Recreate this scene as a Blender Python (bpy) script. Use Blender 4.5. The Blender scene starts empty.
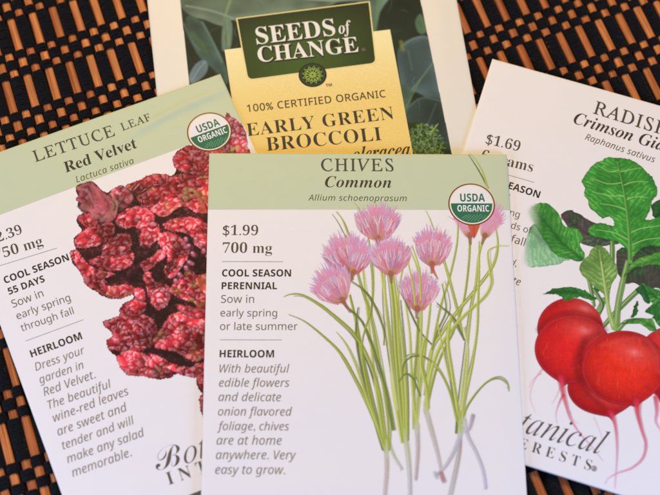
import bpy, math, random
import numpy as np
random.seed(7); rng = np.random.default_rng(11)
MM = 0.001
COL = bpy.context.scene.collection
# ------------------------------------------------------------------ camera model (mm)
F_PX, DIST, TILT, ROLL = 1510.32, 408.58, math.radians(25.0904), math.radians(-1.34916)
def back(px, py, h=0.0):
    """point of the horizontal plane z=h (mm) seen at a position of the 660x495 frame"""
    px = np.asarray(px, float); py = np.asarray(py, float)
    a = px-330; b = 247.5-py; c, s = math.cos(ROLL), math.sin(ROLL)
    X = c*a+s*b; Y = -s*a+c*b
    ct, st = math.cos(TILT), math.sin(TILT)
    cy, cz = -DIST*st, DIST*ct
    dx, dy, dz = X/F_PX, Y/F_PX*ct+st, Y/F_PX*st-ct
    k = (h-cz)/dz
    return k*dx, cy+k*dy

# ------------------------------------------------------------------ helpers: colour, noise
def lin(r, g, b):
    f = lambda c: (c/255/12.92) if c/255 <= .04045 else ((c/255+.055)/1.055)**2.4
    return np.array([f(r), f(g), f(b)])
def tag(o, label=None, cat=None, group=None, kind=None):
    if label: o['label'] = label
    if cat: o['category'] = cat
    if group: o['group'] = group
    if kind: o['kind'] = kind
    return o
def empty(name, loc=(0, 0, 0)):
    o = bpy.data.objects.new(name, None); COL.objects.link(o); o.location = loc
    o.empty_display_size = .01
    return o
def mesh_obj(name, verts, faces, mat, parent=None, smooth=True, colors=None):
    me = bpy.data.meshes.new(name)
    verts = np.asarray(verts, float)*MM
    if isinstance(faces, np.ndarray):
        n, k = faces.shape
        me.vertices.add(len(verts)); me.vertices.foreach_set('co', verts.ravel())
        me.loops.add(n*k); me.loops.foreach_set('vertex_index', faces.ravel().astype(np.int32))
        me.polygons.add(n); me.polygons.foreach_set('loop_start', np.arange(0, n*k, k, dtype=np.int32))
        me.polygons.foreach_set('loop_total', np.full(n, k, dtype=np.int32))
        me.update(calc_edges=True)
    else:
        me.from_pydata([tuple(v) for v in verts], [], faces)
    if smooth: me.polygons.foreach_set('use_smooth', [True]*len(me.polygons))
    if colors is not None:
        at = me.color_attributes.new('print_colour', 'FLOAT_COLOR', 'POINT')
        c4 = np.ones((len(verts), 4)); c4[:, :3] = colors
        at.data.foreach_set('color', c4.ravel())
    if mat: me.materials.append(mat)
    me.update()
    o = bpy.data.objects.new(name, me); COL.objects.link(o)
    if parent: o.parent = parent
    return o

# ------------------------------------------------------------------ materials
def new_mat(name):
    m = bpy.data.materials.new(name); m.use_nodes = True
    nt = m.node_tree; return m, nt, nt.nodes['Principled BSDF']
def paper_bump(nt, bs, strength=.20, scale=900):
    tc = nt.nodes.new('ShaderNodeTexCoord')
    mp = nt.nodes.new('ShaderNodeMapping'); mp.inputs['Scale'].default_value = (1, 2.2, 1)
    n = nt.nodes.new('ShaderNodeTexNoise'); n.inputs['Scale'].default_value = scale; n.inputs['Detail'].default_value = 5
    n2 = nt.nodes.new('ShaderNodeTexNoise'); n2.inputs['Scale'].default_value = 60; n2.inputs['Detail'].default_value = 2
    ad = nt.nodes.new('ShaderNodeMath'); ad.operation = 'MULTIPLY_ADD'; ad.inputs[1].default_value = 5.0
    b = nt.nodes.new('ShaderNodeBump'); b.inputs['Strength'].default_value = strength; b.inputs['Distance'].default_value = .00012
    nt.links.new(tc.outputs['Object'], mp.inputs[0]); nt.links.new(mp.outputs[0], n.inputs['Vector']); nt.links.new(mp.outputs[0], n2.inputs['Vector'])
    nt.links.new(n2.outputs['Fac'], ad.inputs[0]); nt.links.new(n.outputs['Fac'], ad.inputs[2])
    nt.links.new(ad.outputs[0], b.inputs['Height']); nt.links.new(b.outputs[0], bs.inputs['Normal'])
    return tc, n
def flat_mat(name, rgb, rough=.5, spec=.35, var=.05):
    m, nt, bs = new_mat(name)
    bs.inputs['Roughness'].default_value = rough; bs.inputs['Specular IOR Level'].default_value = spec
    tc, n = paper_bump(nt, bs)
    mx = nt.nodes.new('ShaderNodeMix'); mx.data_type = 'RGBA'
    c = np.array(rgb)
    mx.inputs[6].default_value = (*np.clip(c*(1-var), 0, 1), 1); mx.inputs[7].default_value = (*np.clip(c*(1+var), 0, 1), 1)
    n3 = nt.nodes.new('ShaderNodeTexNoise'); n3.inputs['Scale'].default_value = 260; n3.inputs['Detail'].default_value = 6
    nt.links.new(tc.outputs['Object'], n3.inputs['Vector'])
    nt.links.new(n3.outputs['Fac'], mx.inputs[0]); nt.links.new(mx.outputs[2], bs.inputs['Base Color'])
    return m
def print_mat(name, rough=.55, spec=.14):
    m, nt, bs = new_mat(name)
    bs.inputs['Roughness'].default_value = rough; bs.inputs['Specular IOR Level'].default_value = spec
    paper_bump(nt, bs)
    a = nt.nodes.new('ShaderNodeAttribute'); a.attribute_name = 'print_colour'
    tc = nt.nodes.new('ShaderNodeTexCoord'); g = nt.nodes.new('ShaderNodeTexNoise'); g.inputs['Scale'].default_value = 5200; g.inputs['Detail'].default_value = 2
    mr = nt.nodes.new('ShaderNodeMapRange'); mr.inputs['From Min'].default_value = .3; mr.inputs['From Max'].default_value = .7; mr.inputs['To Min'].default_value = .90; mr.inputs['To Max'].default_value = 1.10
    vm = nt.nodes.new('ShaderNodeVectorMath'); vm.operation = 'SCALE'
    nt.links.new(tc.outputs['Object'], g.inputs['Vector']); nt.links.new(g.outputs['Fac'], mr.inputs[0]); nt.links.new(a.outputs['Color'], vm.inputs[0]); nt.links.new(mr.outputs[0], vm.inputs['Scale'])
    nt.links.new(vm.outputs[0], bs.inputs['Base Color'])
    return m
WHITE = lin(240, 234, 230)
BAND = lin(198, 208, 173)
M_WHITE = flat_mat('uncoated_white_paper', WHITE, .5, .3, .015)
M_CREAM = flat_mat('cream_paper', lin(230, 224, 213), .45, .35, .02)
M_BAND = flat_mat('sage_green_print', BAND, .5, .3, .025)
M_PRINT = print_mat('four_colour_print')
M_GLOSS = print_mat('satin_photo_print', .48, .10)
M_INK = flat_mat('dark_brown_ink', lin(62, 54, 48), .5, .15)
M_INK2 = flat_mat('title_ink', lin(74, 72, 58), .5, .15)
M_GREY = flat_mat('warm_grey_ink', lin(128, 116, 110), .5, .15)
M_DGREY = flat_mat('dark_grey_ink', lin(98, 88, 82), .5, .15)
M_DGREY2 = flat_mat('price_ink', lin(84, 75, 68), .5, .15)
M_BLACK = flat_mat('black_ink', lin(48, 42, 42), .5, .15)
M_SEALRING = flat_mat('seal_brown_ink', lin(128, 66, 52), .5, .15)
M_SEALCREAM = flat_mat('seal_cream', lin(238, 228, 196), .5, .3)
M_SEALWHITE = flat_mat('seal_white', lin(238, 234, 232), .5, .3)
M_SEALGREEN = flat_mat('seal_green', lin(44, 112, 82), .5, .15)
M_SEALLINE = flat_mat('seal_light_green', lin(100, 158, 124), .5, .3)
M_LABELWHITE = flat_mat('label_white', lin(240, 238, 228), .5, .15)
M_LABELDARK = flat_mat('label_shadow_ink', lin(28, 32, 24), .5, .15)
M_LABELEDGE = flat_mat('label_yellow_edge', lin(240, 222, 150), .5, .15)
M_LIME = flat_mat('emblem_lime', lin(160, 190, 84), .5, .15)

# ------------------------------------------------------------------ packets
class Packet:
    def __init__(s, x0, y0, ang, w, h, top, bump, thick=.6):
        s.x0, s.y0, s.a, s.w, s.h, s.top, s.bump, s.thick = x0, y0, ang, w, h, top, bump, thick
    def uv(s, px, py):
        X, Y = back(px, py, s.top); dx, dy = X-s.x0, Y-s.y0; c, n = math.cos(s.a), math.sin(s.a)
        return dx*c+dy*n, dx*n-dy*c
    def xy(s, u, v):
        c, n = math.cos(s.a), math.sin(s.a)
        return s.x0+u*c+v*n, s.y0+u*n-v*c
    def loc(s, u, v, dz):                     # local coordinates of the packet's Empty (at its top left corner)
        u = np.asarray(u, float); v = np.asarray(v, float)
        return np.stack([u, -v, s.top+s.bump(u, v)+dz+0*u], -1)
    def make(s, name):
        s.e = empty(name, (s.x0*MM, s.y0*MM, 0)); s.e.rotation_euler = (0, 0, s.a); return s.e
def grid_lines(n0, n1, step, rims=(0, .12, .3, .6)):
    mid = np.linspace(n0+rims[-1], n1-rims[-1], max(2, int((n1-n0)/step)))
    return np.concatenate([[n0+r for r in rims[:-1]], mid, [n1-r for r in rims[:-1][::-1]]])
def quad_map(P, corners):
    """corners in uv: TL, TR, BR, BL ; bilinear"""
    c = np.array(corners, float)
    return lambda s, t: ((1-s)*(1-t))[..., None]*c[0]+(s*(1-t))[..., None]*c[1]+(s*t)[..., None]*c[2]+((1-s)*t)[..., None]*c[3]
def sheet(P, name, corners, dz, mat, solid=False, step=1.2, parent=None, colorf=None, edge=False):
    q = quad_map(P, corners)
    U = np.linspace(0, 1, 2); c = np.array(corners)
    wu = np.linalg.norm(c[1]-c[0]); wv = np.linalg.norm(c[3]-c[0])
    su = grid_lines(0, wu, step)/wu; sv = grid_lines(0, wv, step)/wv
    S, T = np.meshgrid(su, sv); uv = q(S, T)
    V = P.loc(uv[..., 0], uv[..., 1], dz)
    if solid:                                  # rounded fold along the rim
        eu = np.minimum(S, 1-S)*wu; ev = np.minimum(T, 1-T)*wv; e = np.minimum(eu, ev)
        V[..., 2] -= .14*np.clip(1-e/.5, 0, 1)**2
    nv, nu = S.shape; idx = np.arange(nv*nu).reshape(nv, nu)
    # v runs down -> keep normals up
    F = np.stack([idx[1:, :-1], idx[1:, 1:], idx[:-1, 1:], idx[:-1, :-1]], -1).reshape(-1, 4)
    V = V.reshape(-1, 3)
    if solid:
        B = V.copy(); B[:, 2] = V[:, 2]-P.thick
        n = len(V)
        FB = F[:, ::-1]+n
        ring = np.concatenate([idx[0, :], idx[1:, -1], idx[-1, -2::-1], idx[-2:0:-1, 0]])
        nx = np.roll(ring, -1)
        side = np.stack([ring, nx, nx+n, ring+n], -1)[:, ::-1]
        V = np.vstack([V, B]); F = np.vstack([F, FB, side])
    cols = None
    if colorf is not None:
        cols = colorf(uv[..., 0].ravel(), uv[..., 1].ravel())
    return mesh_obj(name, V, F, mat, parent or P.e, colors=cols)

# ------------------------------------------------------------------ lettering
def mapchars(s, U, L, D=None):
    r = ''
    for ch in s:
        if 'A' <= ch <= 'Z': r += chr(U+ord(ch)-65)
        elif 'a' <= ch <= 'z':
            k = L+ord(ch)-97
            r += '\u210e' if k == 0x1d455 else chr(k)
        elif D and '0' <= ch <= '9': r += chr(D+ord(ch)-48)
        else: r += ch
    return r
STY = {'serifb': (0x1d400, 0x1d41a, 0x1d7ce), 'serifi': (0x1d434, 0x1d44e, 0x1d7ce), 'serifbi': (0x1d468, 0x1d482, 0x1d7ce),
       'script': (0x1d4d0, 0x1d4ea, None), 'sans': (0x1d5a0, 0x1d5ba, 0x1d7e2), 'sansb': (0x1d5d4, 0x1d5ee, 0x1d7ec),
       'sansi': (0x1d608, 0x1d622, 0x1d7e2)}
_cache = {}
def glyphs(s, style, off=0., unshear=0., space=1.):
    key = (s, style, off, unshear, space)
    if key in _cache: return _cache[key]
    c = bpy.data.curves.new('lettering', 'FONT'); c.body = mapchars(s, *STY[style]) if style in STY else s
    c.size = 1; c.offset = off; c.resolution_u = 5; c.space_character = space
    o = bpy.data.objects.new('lettering', c); COL.objects.link(o)
    bpy.context.view_layer.update()
    dg = bpy.context.evaluated_depsgraph_get(); ev = o.evaluated_get(dg); me = ev.to_mesh()
    v = np.array([w.co[:2] for w in me.vertices]).reshape(-1, 2); f = [tuple(p.vertices) for p in me.polygons]
    ev.to_mesh_clear(); bpy.data.objects.remove(o); bpy.data.curves.remove(c)
    v[:, 0] -= v[:, 1]*unshear
    _cache[key] = (v, f); return v, f
class Ink:
    """collects lettering and rules of one printed part, laid on the packet's own surface"""
    def __init__(s, P, dz): s.P, s.dz, s.v, s.f = P, dz, [], []
    def add(s, uv, faces):
        n = len(s.v); s.v += [tuple(p) for p in uv]; s.f += [tuple(i+n for i in t) for t in faces]
    def text(s, txt, p0, p1, style, cap=None, off=0., unshear=0., space=1., shear=0., dx=0., dy=0.):
        """from the baseline start p0 to the baseline end p1; cap = height of 1 em relative to the fitted width scale"""
        v, f = glyphs(txt, style, off, unshear, space)
        v = v.copy(); x0, x1 = v[:, 0].min(), v[:, 0].max()
        a = np.array(s.P.uv(*p0)); b = np.array(s.P.uv(*p1)); d = b-a; L = np.linalg.norm(d); d /= L
        n = np.array([d[1], -d[0]])            # towards the top of the packet
        sx = L/(x1-x0); sy = sx*(cap or 1.)
        w = a+np.outer((v[:, 0]-x0)*sx+v[:, 1]*sy*shear+dx, d)+np.outer(v[:, 1]*sy+dy, n)
        s.add(w, f)
    def rule(s, p0, p1, wd=.11):
        a = np.array(s.P.uv(*p0)); b = np.array(s.P.uv(*p1)); d = (b-a); L = np.linalg.norm(d); d /= L; n = np.array([d[1], -d[0]])
        k = 12; pts = [a+d*L*i/k for i in range(k+1)]
        s.add([p+n*wd/2 for p in pts]+[p-n*wd/2 for p in pts], [(i+k+1, i+k+2, i+1, i) for i in range(k)])
    def disc(s, c, r0, r1, a0=0, a1=2*math.pi, n=64, cut=None):
        """ring (r0>0) or disc around uv point c"""
        t = np.linspace(a0, a1, n+1); rr = np.linspace(r0, r1, 2 if r0 > 0 else 5)
        V = [(c[0]+r*math.cos(x), c[1]-r*math.sin(x)) for r in rr for x in t]
        m = n+1
        s.add(V, [(j*m+i, (j+1)*m+i, (j+1)*m+i+1, j*m+i+1) for j in range(len(rr)-1) for i in range(n)])
    def polyline(s, pts, wd):
        pts = [np.array(p, float) for p in pts]; L = []; R = []
        for i, p in enumerate(pts):
            d = pts[min(i+1, len(pts)-1)]-pts[max(i-1, 0)]; d /= np.linalg.norm(d)+1e-9; n = np.array([d[1], -d[0]])
            L.append(p+n*wd/2); R.append(p-n*wd/2)
        k = len(pts); s.add(L+R, [(i+k, i+k+1, i+1, i) for i in range(k-1)])
    def build(s, name, mat, parent=None):
        v = np.array(s.v); V = s.P.loc(v[:, 0], v[:, 1], s.dz)
        # all faces must look up
        F = []
        for t in s.f:
            p = V[list(t)]; A = sum(p[i][0]*p[(i+1) % len(t)][1]-p[(i+1) % len(t)][0]*p[i][1] for i in range(len(t)))
            if abs(A) < 1e-9: continue
            F.append(t if A > 0 else t[::-1])
        return mesh_obj(name, V, F, mat, parent or s.P.e, smooth=False)

# ------------------------------------------------------------------ painted artwork (printed pictures as fine vertex colour sheets)
def catmull(pts, closed=False, sub=6):
    p = np.array(pts, float); n = len(p); out = []
    rngi = range(n if closed else n-1)
    for i in rngi:
        if closed: a, b, c, d = p[i-1], p[i], p[(i+1) % n], p[(i+2) % n]
        else: a, b, c, d = p[max(i-1, 0)], p[i], p[i+1], p[min(i+2, n-1)]
        for k in range(sub):
            t = k/sub
            out.append(.5*((2*b)+(-a+c)*t+(2*a-5*b+4*c-d)*t*t+(-a+3*b-3*c+d)*t**3))
    if not closed: out.append(p[-1])
    return np.array(out)
def vnoise(shape, cell, seed=0):
    r = np.random.default_rng(seed); h, w = shape
    gh, gw = int(h/cell)+3, int(w/cell)+3; g = r.random((gh, gw))
    y = np.arange(h)/cell; x = np.arange(w)/cell; yi = y.astype(int); xi = x.astype(int); fy = y-yi; fx = x-xi
    fy = (fy*fy*(3-2*fy))[:, None]; fx = (fx*fx*(3-2*fx))[None]
    g00 = g[yi][:, xi]; g01 = g[yi][:, xi+1]; g10 = g[yi+1][:, xi]; g11 = g[yi+1][:, xi+1]
    return (g00*(1-fx)+g01*fx)*(1-fy)+(g10*(1-fx)+g11*fx)*fy
class Art:
    def __init__(s, P, pxbox, res=.14, clip=None):
        s.P, s.res = P, res
        x0, y0, x1, y1 = pxbox
        us, vs = zip(*[P.uv(x, y) for x, y in ((x0, y0), (x1, y0), (x1, y1), (x0, y1))])
        s.u0, s.v0 = max(min(us), .02), max(min(vs), .02)
        s.nu = int((min(max(us), P.w-.02)-s.u0)/res)+1; s.nv = int((min(max(vs), P.h-.05)-s.v0)/res)+1
        s.rgb = np.zeros((s.nv, s.nu, 3)); s.al = np.zeros((s.nv, s.nu))
        s.k = (P.uv(400, 300)[0]-P.uv(396, 300)[0])/4/res; s.k = abs(s.k)
        a = np.array(P.uv(396, 300)); b = np.array(P.uv(400, 300)); s.k = np.linalg.norm(b-a)/4/res    # canvas cells per photo pixel
        s.hv = vnoise
    def c(s, pts):
        p = np.array(pts, float); u, v = s.P.uv(p[:, 0], p[:, 1]); return np.stack([(u-s.u0)/s.res, (v-s.v0)/s.res], -1)
    def box(s, p, m):
        x0 = max(int(p[:, 0].min()-m), 0); x1 = min(int(p[:, 0].max()+m)+2, s.nu); y0 = max(int(p[:, 1].min()-m), 0); y1 = min(int(p[:, 1].max()+m)+2, s.nv)
        return x0, y0, x1, y1
    def put(s, b, col, a):
        x0, y0, x1, y1 = b; a = np.clip(a, 0, 1); A = s.al[y0:y1, x0:x1]; C = s.rgb[y0:y1, x0:x1]
        na = a+A*(1-a); w = np.where(na > 1e-6, a/np.maximum(na, 1e-6), 0)[..., None]
        C[...] = C*(1-w)+col*w; A[...] = na
    def sdist(s, P, b):
        x0, y0, x1, y1 = b; X, Y = np.meshgrid(np.arange(x0, x1), np.arange(y0, y1))
        d = np.full(X.shape, 1e9); ins = np.zeros(X.shape, bool); n = len(P)
        for i in range(n):
            ax, ay = P[i]; bx, by = P[(i+1) % n]; ex, ey = bx-ax, by-ay
            t = np.clip(((X-ax)*ex+(Y-ay)*ey)/(ex*ex+ey*ey+1e-9), 0, 1)
            d = np.minimum(d, (X-ax-t*ex)**2+(Y-ay-t*ey)**2)
            if ay != by: ins ^= ((ay > Y) != (by > Y)) & (X < (bx-ax)*(Y-ay)/(by-ay)+ax)
        return np.where(ins, 1, -1)*np.sqrt(d), X, Y
    def poly(s, pts, col, soft=.8, smooth=True, alpha=1., rough=0., shade=None):
        p = s.c(pts)
        if smooth: p = catmull(p, True, 4)
        if rough: p = p+rng.normal(0, rough*s.k, p.shape)
        b = s.box(p, 4+soft*s.k)
        if b[2] <= b[0] or b[3] <= b[1]: return None
        sd, X, Y = s.sdist(p, b)
        a = np.clip(.5+sd/(soft*s.k), 0, 1)*alpha
        C = np.broadcast_to(np.asarray(col, float), sd.shape+(3,)).copy()
        if shade: C, a = shade(C, a, sd/s.k, X, Y)
        s.put(b, C, a); return sd, X, Y, b
    def stroke(s, pts, w, c0, c1=None, alpha=1., soft=.6, smooth=True, edge=None, raw=False):
        """w: one width or (start, mid, end) in photo pixels"""
        p = np.array(pts, float) if raw else s.c(pts)
        if smooth and len(p) > 2: p = catmull(p, False, 5)
        w = np.atleast_1d(w).astype(float); c1 = c0 if c1 is None else c1
        n = len(p)-1; ww = np.interp(np.linspace(0, 1, n+1), np.linspace(0, 1, len(w)), w) if len(w) > 1 else np.full(n+1, w[0])
        ww = ww*s.k/2; m = ww.max()+2+soft*s.k; b = s.box(p, m); x0, y0, x1, y1 = b
        if x1 <= x0 or y1 <= y0: return
        X, Y = np.meshgrid(np.arange(x0, x1), np.arange(y0, y1)); best = np.full(X.shape, -1e9); T = np.zeros(X.shape); R = np.zeros(X.shape)
        for i in range(n):
            ax, ay = p[i]; ex, ey = p[i+1]-p[i]; L2 = ex*ex+ey*ey+1e-9
            t = np.clip(((X-ax)*ex+(Y-ay)*ey)/L2, 0, 1); d = np.hypot(X-ax-t*ex, Y-ay-t*ey); r = ww[i]*(1-t)+ww[i+1]*t
            sd = r-d; m_ = sd > best
            best = np.where(m_, sd, best); T = np.where(m_, (i+t)/n, T)
            side = ((X-ax)*ey-(Y-ay)*ex)/math.sqrt(L2)/np.maximum(r, .3); R = np.where(m_, side, R)
        a = np.clip(.5+best/(soft*s.k), 0, 1)*alpha
        C = c0*(1-T[..., None])+c1*T[..., None]
        if edge is not None:                   # one side of a blade darker, as drawn
            g = np.clip(R*.5+.5, 0, 1)[..., None]; C = C*(1-g)+C*edge*g
        s.put(b, C, a)
    def build(s, name, mat, dz, under=None, thr=.02, parent=None):
        keep = s.al > thr
        f = keep[:-1, :-1] & keep[1:, :-1] & keep[:-1, 1:] & keep[1:, 1:]
        used = np.zeros(keep.shape, bool); used[:-1, :-1] |= f; used[1:, :-1] |= f; used[:-1, 1:] |= f; used[1:, 1:] |= f
        idx = -np.ones(keep.shape, int); idx[used] = np.arange(used.sum())
        jj, ii = np.nonzero(used); u = s.u0+ii*s.res; v = s.v0+jj*s.res
        base = under(u, v) if under else np.broadcast_to(WHITE, (len(u), 3))
        a = s.al[used][:, None]; cols = s.rgb[used]*a+base*(1-a)
        V = s.P.loc(u, v, dz)
        fj, fi = np.nonzero(f)
        F = np.stack([idx[fj+1, fi], idx[fj+1, fi+1], idx[fj, fi+1], idx[fj, fi]], -1)
        return mesh_obj(name, V, F, mat, parent or s.P.e, colors=cols)

# ------------------------------------------------------------------ the four packets: place, surface relief
def ss(x, a, b):
    t = np.clip((x-a)/(b-a), 0, 1); return t*t*(3-2*t)
def seeds(u, v, spots):
    """soft swellings of the seed in the envelope and shallow handling dents"""
    z = 0*u+0*v
    for a, b, ra, rb, h in spots: z = z+h*np.exp(-((u-a)/ra)**2-((v-b)/rb)**2)
    return z
def bump_chives(u, v):
    return seeds(u, v, [(30, 96, 16, 7, .28), (58, 88, 12, 9, .22), (70, 30, 3.5, 12, -.10), (14, 50, 5, 9, -.08), (76, 62, 3, 16, .10)])+.25*np.sin(u/82*math.pi)*np.sin(np.clip(v/60, 0, 1)*math.pi/2)+.10*np.sin(u/17+v/40)*ss(v, 5, 40)+.05*np.sin(v/9+u/30)-.35*ss(u, 77, 84)*ss(v, 0, 40)
def bump_lettuce(u, v):
    d = v-(7.2-.17*(u-60)+.0035*(u-60)**2)                      # soft crease running under the top fold
    cr = .30*np.exp(-(d/1.5)**2)*ss(u, 42, 62)*(1-.6*ss(u, 72, 84))-.10*np.exp(-((d-3.0)/2.2)**2)+.07*np.exp(-((v-10-.35*(u-62))/1.1)**2)*ss(u, 56, 66)*(1-ss(u, 70, 80))*ss(u, 40, 60)
    return .22*np.sin(u/82*math.pi)*np.sin(v/114*math.pi)+cr+.08*np.sin(u/14-v/33)
def bump_radish(u, v):
    return seeds(u, v, [(22, 18, 16, 2.2, .09), (12, 9, 5, 9, -.08), (40, 98, 18, 9, .25), (20, 60, 6, 20, .10)])+.25*np.sin(u/82*math.pi)*np.sin(v/114*math.pi)+.07*np.sin(u/15+v/21)
def bump_broccoli(u, v):
    return seeds(u, v, [(6, 30, 3, 14, .10), (84, 34, 3, 18, .10), (45, 46, 20, 9, .12)])+.12*np.sin(u/90*math.pi)+.05*np.sin(v/12+u/25)
def place(px, py, ang, w, top, bump, corner_u=0., h=114.):
    X, Y = back(px, py, top); return Packet(float(X)-corner_u*math.cos(ang), float(Y)-corner_u*math.sin(ang), ang, w, h, top, bump)
CH = place(209.2, 153, .02512626, 82.5, 2.9, bump_chives); CH.thick = .75
LE = place(220.2, 73.6, .42872704, 82.5, 1.35, bump_lettuce, 82.5)
RA = place(492.4, 58.6, -.2798398, 82.5, 1.35, bump_radish)
BR = place(147.3, 0, .14533126, 89.7, .65, bump_broccoli)
BR.x0 += -14*math.sin(BR.a); BR.y0 += 14*math.cos(BR.a)
def cross(P, a, b, c, d):
    """uv point where the photo lines a-b and c-d cross on packet P (numbers given as ('u',x)/('v',y) are packet lines)"""
    def L(p, q):
        if p == 'u': return np.array([q, 0.]), np.array([0., 1.])
        if p == 'v': return np.array([0., q]), np.array([1., 0.])
        A = np.array(P.uv(*p)); return A, np.array(P.uv(*q))-A
    p, r = L(a, b); q, t = L(c, d)
    k = np.linalg.solve(np.array([r, -t]).T, q-p)[0]; return p+k*r
CHc = [CH.uv(209.2, 153), CH.uv(506.9, 154.4), cross(CH, (506.9, 154.4), (527, 495), 'v', 114.), cross(CH, (209.2, 153), (201, 495), 'v', 114.)]
LEt = ((0, 151.7), (220.2, 73.6))
LEc = [cross(LE, *LEt, (2, 330), (62, 495)), LE.uv(220.2, 73.6), cross(LE, (220.2, 73.6), (255.8, 151), 'v', 114.), cross(LE, (2, 330), (62, 495), 'v', 114.)]
RAc = [RA.uv(492.4, 58.6), cross(RA, (492.4, 58.6), (660, 105.5), 'u', 82.5), cross(RA, (525.5, 464.8), (622.4, 495), 'u', 82.5), cross(RA, (525.5, 464.8), (622.4, 495), (492.4, 58.6), (471.5, 125))]
BRl = ((147.3, 0), (156.4, 90)); BRr = ((456.7, 0), (476.5, 109))
BRc = [cross(BR, *BRl, 'v', 0.), cross(BR, *BRr, 'v', 0.), cross(BR, *BRr, 'v', 121.), cross(BR, *BRl, 'v', 121.)]
print('corners', [np.round(c, 2) for q in (CHc, LEc, RAc, BRc) for c in q])

# ------------------------------------------------------------------ placemat of sticks and yarn
OX, OY = back(195/4.125, 280/4.125, -.7); OX = float(OX); OY = float(OY)
BA, SA = math.radians(21.8), math.radians(-70.0)
bd = np.array([math.cos(BA), math.sin(BA)]); sd_ = np.array([math.cos(SA), math.sin(SA)])
PITCH, PER = 3.13, 19.75
A0, A1, C0, C1 = -17, 70, -4, 9                                  # stick and period range, from the origin stick
mat_root = empty('placemat', (OX*MM, OY*MM, 0))
tag(mat_root, 'placemat woven from orange bamboo sticks and black yarn, under the seed packets', 'placemat')
def wood_mat():
    m, nt, bs = new_mat('orange_bamboo'); bs.inputs['Roughness'].default_value = .48; bs.inputs['Specular IOR Level'].default_value = .35
    tc = nt.nodes.new('ShaderNodeTexCoord'); oi = nt.nodes.new('ShaderNodeObjectInfo')
    mp = nt.nodes.new('ShaderNodeMapping'); mp.inputs['Scale'].default_value = (1, .03, 1)
    ad = nt.nodes.new('ShaderNodeVectorMath'); ad.operation = 'ADD'
    nt.links.new(tc.outputs['Object'], mp.inputs[0]); nt.links.new(mp.outputs[0], ad.inputs[0]); nt.links.new(oi.outputs['Random'], ad.inputs[1])
    n = nt.nodes.new('ShaderNodeTexNoise'); n.inputs['Scale'].default_value = 2200; n.inputs['Detail'].default_value = 4
    n2 = nt.nodes.new('ShaderNodeTexNoise'); n2.inputs['Scale'].default_value = 90; n2.inputs['Detail'].default_value = 2
    nt.links.new(ad.outputs[0], n.inputs['Vector']); nt.links.new(tc.outputs['Object'], n2.inputs['Vector'])
    r = nt.nodes.new('ShaderNodeValToRGB'); r.color_ramp.elements[0].position = .25; r.color_ramp.elements[1].position = .66
    r.color_ramp.elements[0].color = (*lin(146, 66, 26), 1); r.color_ramp.elements[1].color = (*lin(228, 138, 72), 1)
    nt.links.new(n.outputs['Fac'], r.inputs[0])
    r2 = nt.nodes.new('ShaderNodeValToRGB'); r2.color_ramp.elements[0].position = .0; r2.color_ramp.elements[1].position = .6
    r2.color_ramp.elements[0].color = (.66, .50, .40, 1); r2.color_ramp.elements[1].color = (1, 1, 1, 1)
    nt.links.new(oi.outputs['Random'], r2.inputs[0])
    r3 = nt.nodes.new('ShaderNodeMapRange'); r3.inputs['From Min'].default_value = .3; r3.inputs['From Max'].default_value = .7; r3.inputs['To Min'].default_value = .78; r3.inputs['To Max'].default_value = 1.08
    nt.links.new(n2.outputs['Fac'], r3.inputs[0])
    mx = nt.nodes.new('ShaderNodeMix'); mx.data_type = 'RGBA'; mx.blend_type = 'MULTIPLY'; mx.inputs[0].default_value = 1
    nt.links.new(r.outputs[0], mx.inputs[6]); nt.links.new(r2.outputs[0], mx.inputs[7])
    vm = nt.nodes.new('ShaderNodeVectorMath'); vm.operation = 'SCALE'; nt.links.new(mx.outputs[2], vm.inputs[0]); nt.links.new(r3.outputs[0], vm.inputs['Scale'])
    nt.links.new(vm.outputs[0], bs.inputs['Base Color'])
    b = nt.nodes.new('ShaderNodeBump'); b.inputs['Strength'].default_value = .5; b.inputs['Distance'].default_value = .0002
    nt.links.new(n.outputs['Fac'], b.inputs['Height']); nt.links.new(b.outputs[0], bs.inputs['Normal']); return m
def yarn_mat():
    m, nt, bs = new_mat('black_yarn'); bs.inputs['Roughness'].default_value = .95; bs.inputs['Specular IOR Level'].default_value = .15
    bs.inputs['Sheen Weight'].default_value = .03; bs.inputs['Sheen Roughness'].default_value = .6
    tc = nt.nodes.new('ShaderNodeTexCoord')
    n = nt.nodes.new('ShaderNodeTexNoise'); n.inputs['Scale'].default_value = 1500; n.inputs['Detail'].default_value = 6
    nt.links.new(tc.outputs['Object'], n.inputs['Vector'])
    r = nt.nodes.new('ShaderNodeValToRGB'); r.color_ramp.elements[0].position = .35; r.color_ramp.elements[1].position = .8
    r.color_ramp.elements[0].color = (.0015, .0015, .002, 1); r.color_ramp.elements[1].color = (.0075, .0075, .011, 1)
    nt.links.new(n.outputs['Fac'], r.inputs[0]); nt.links.new(r.outputs[0], bs.inputs['Base Color'])
    b = nt.nodes.new('ShaderNodeBump'); b.inputs['Strength'].default_value = 1; b.inputs['Distance'].default_value = .0003
    nt.links.new(n.outputs['Fac'], b.inputs['Height']); nt.links.new(b.outputs[0], bs.inputs['Normal']); return m
M_WOOD, M_YARN = wood_mat(), yarn_mat()
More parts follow.
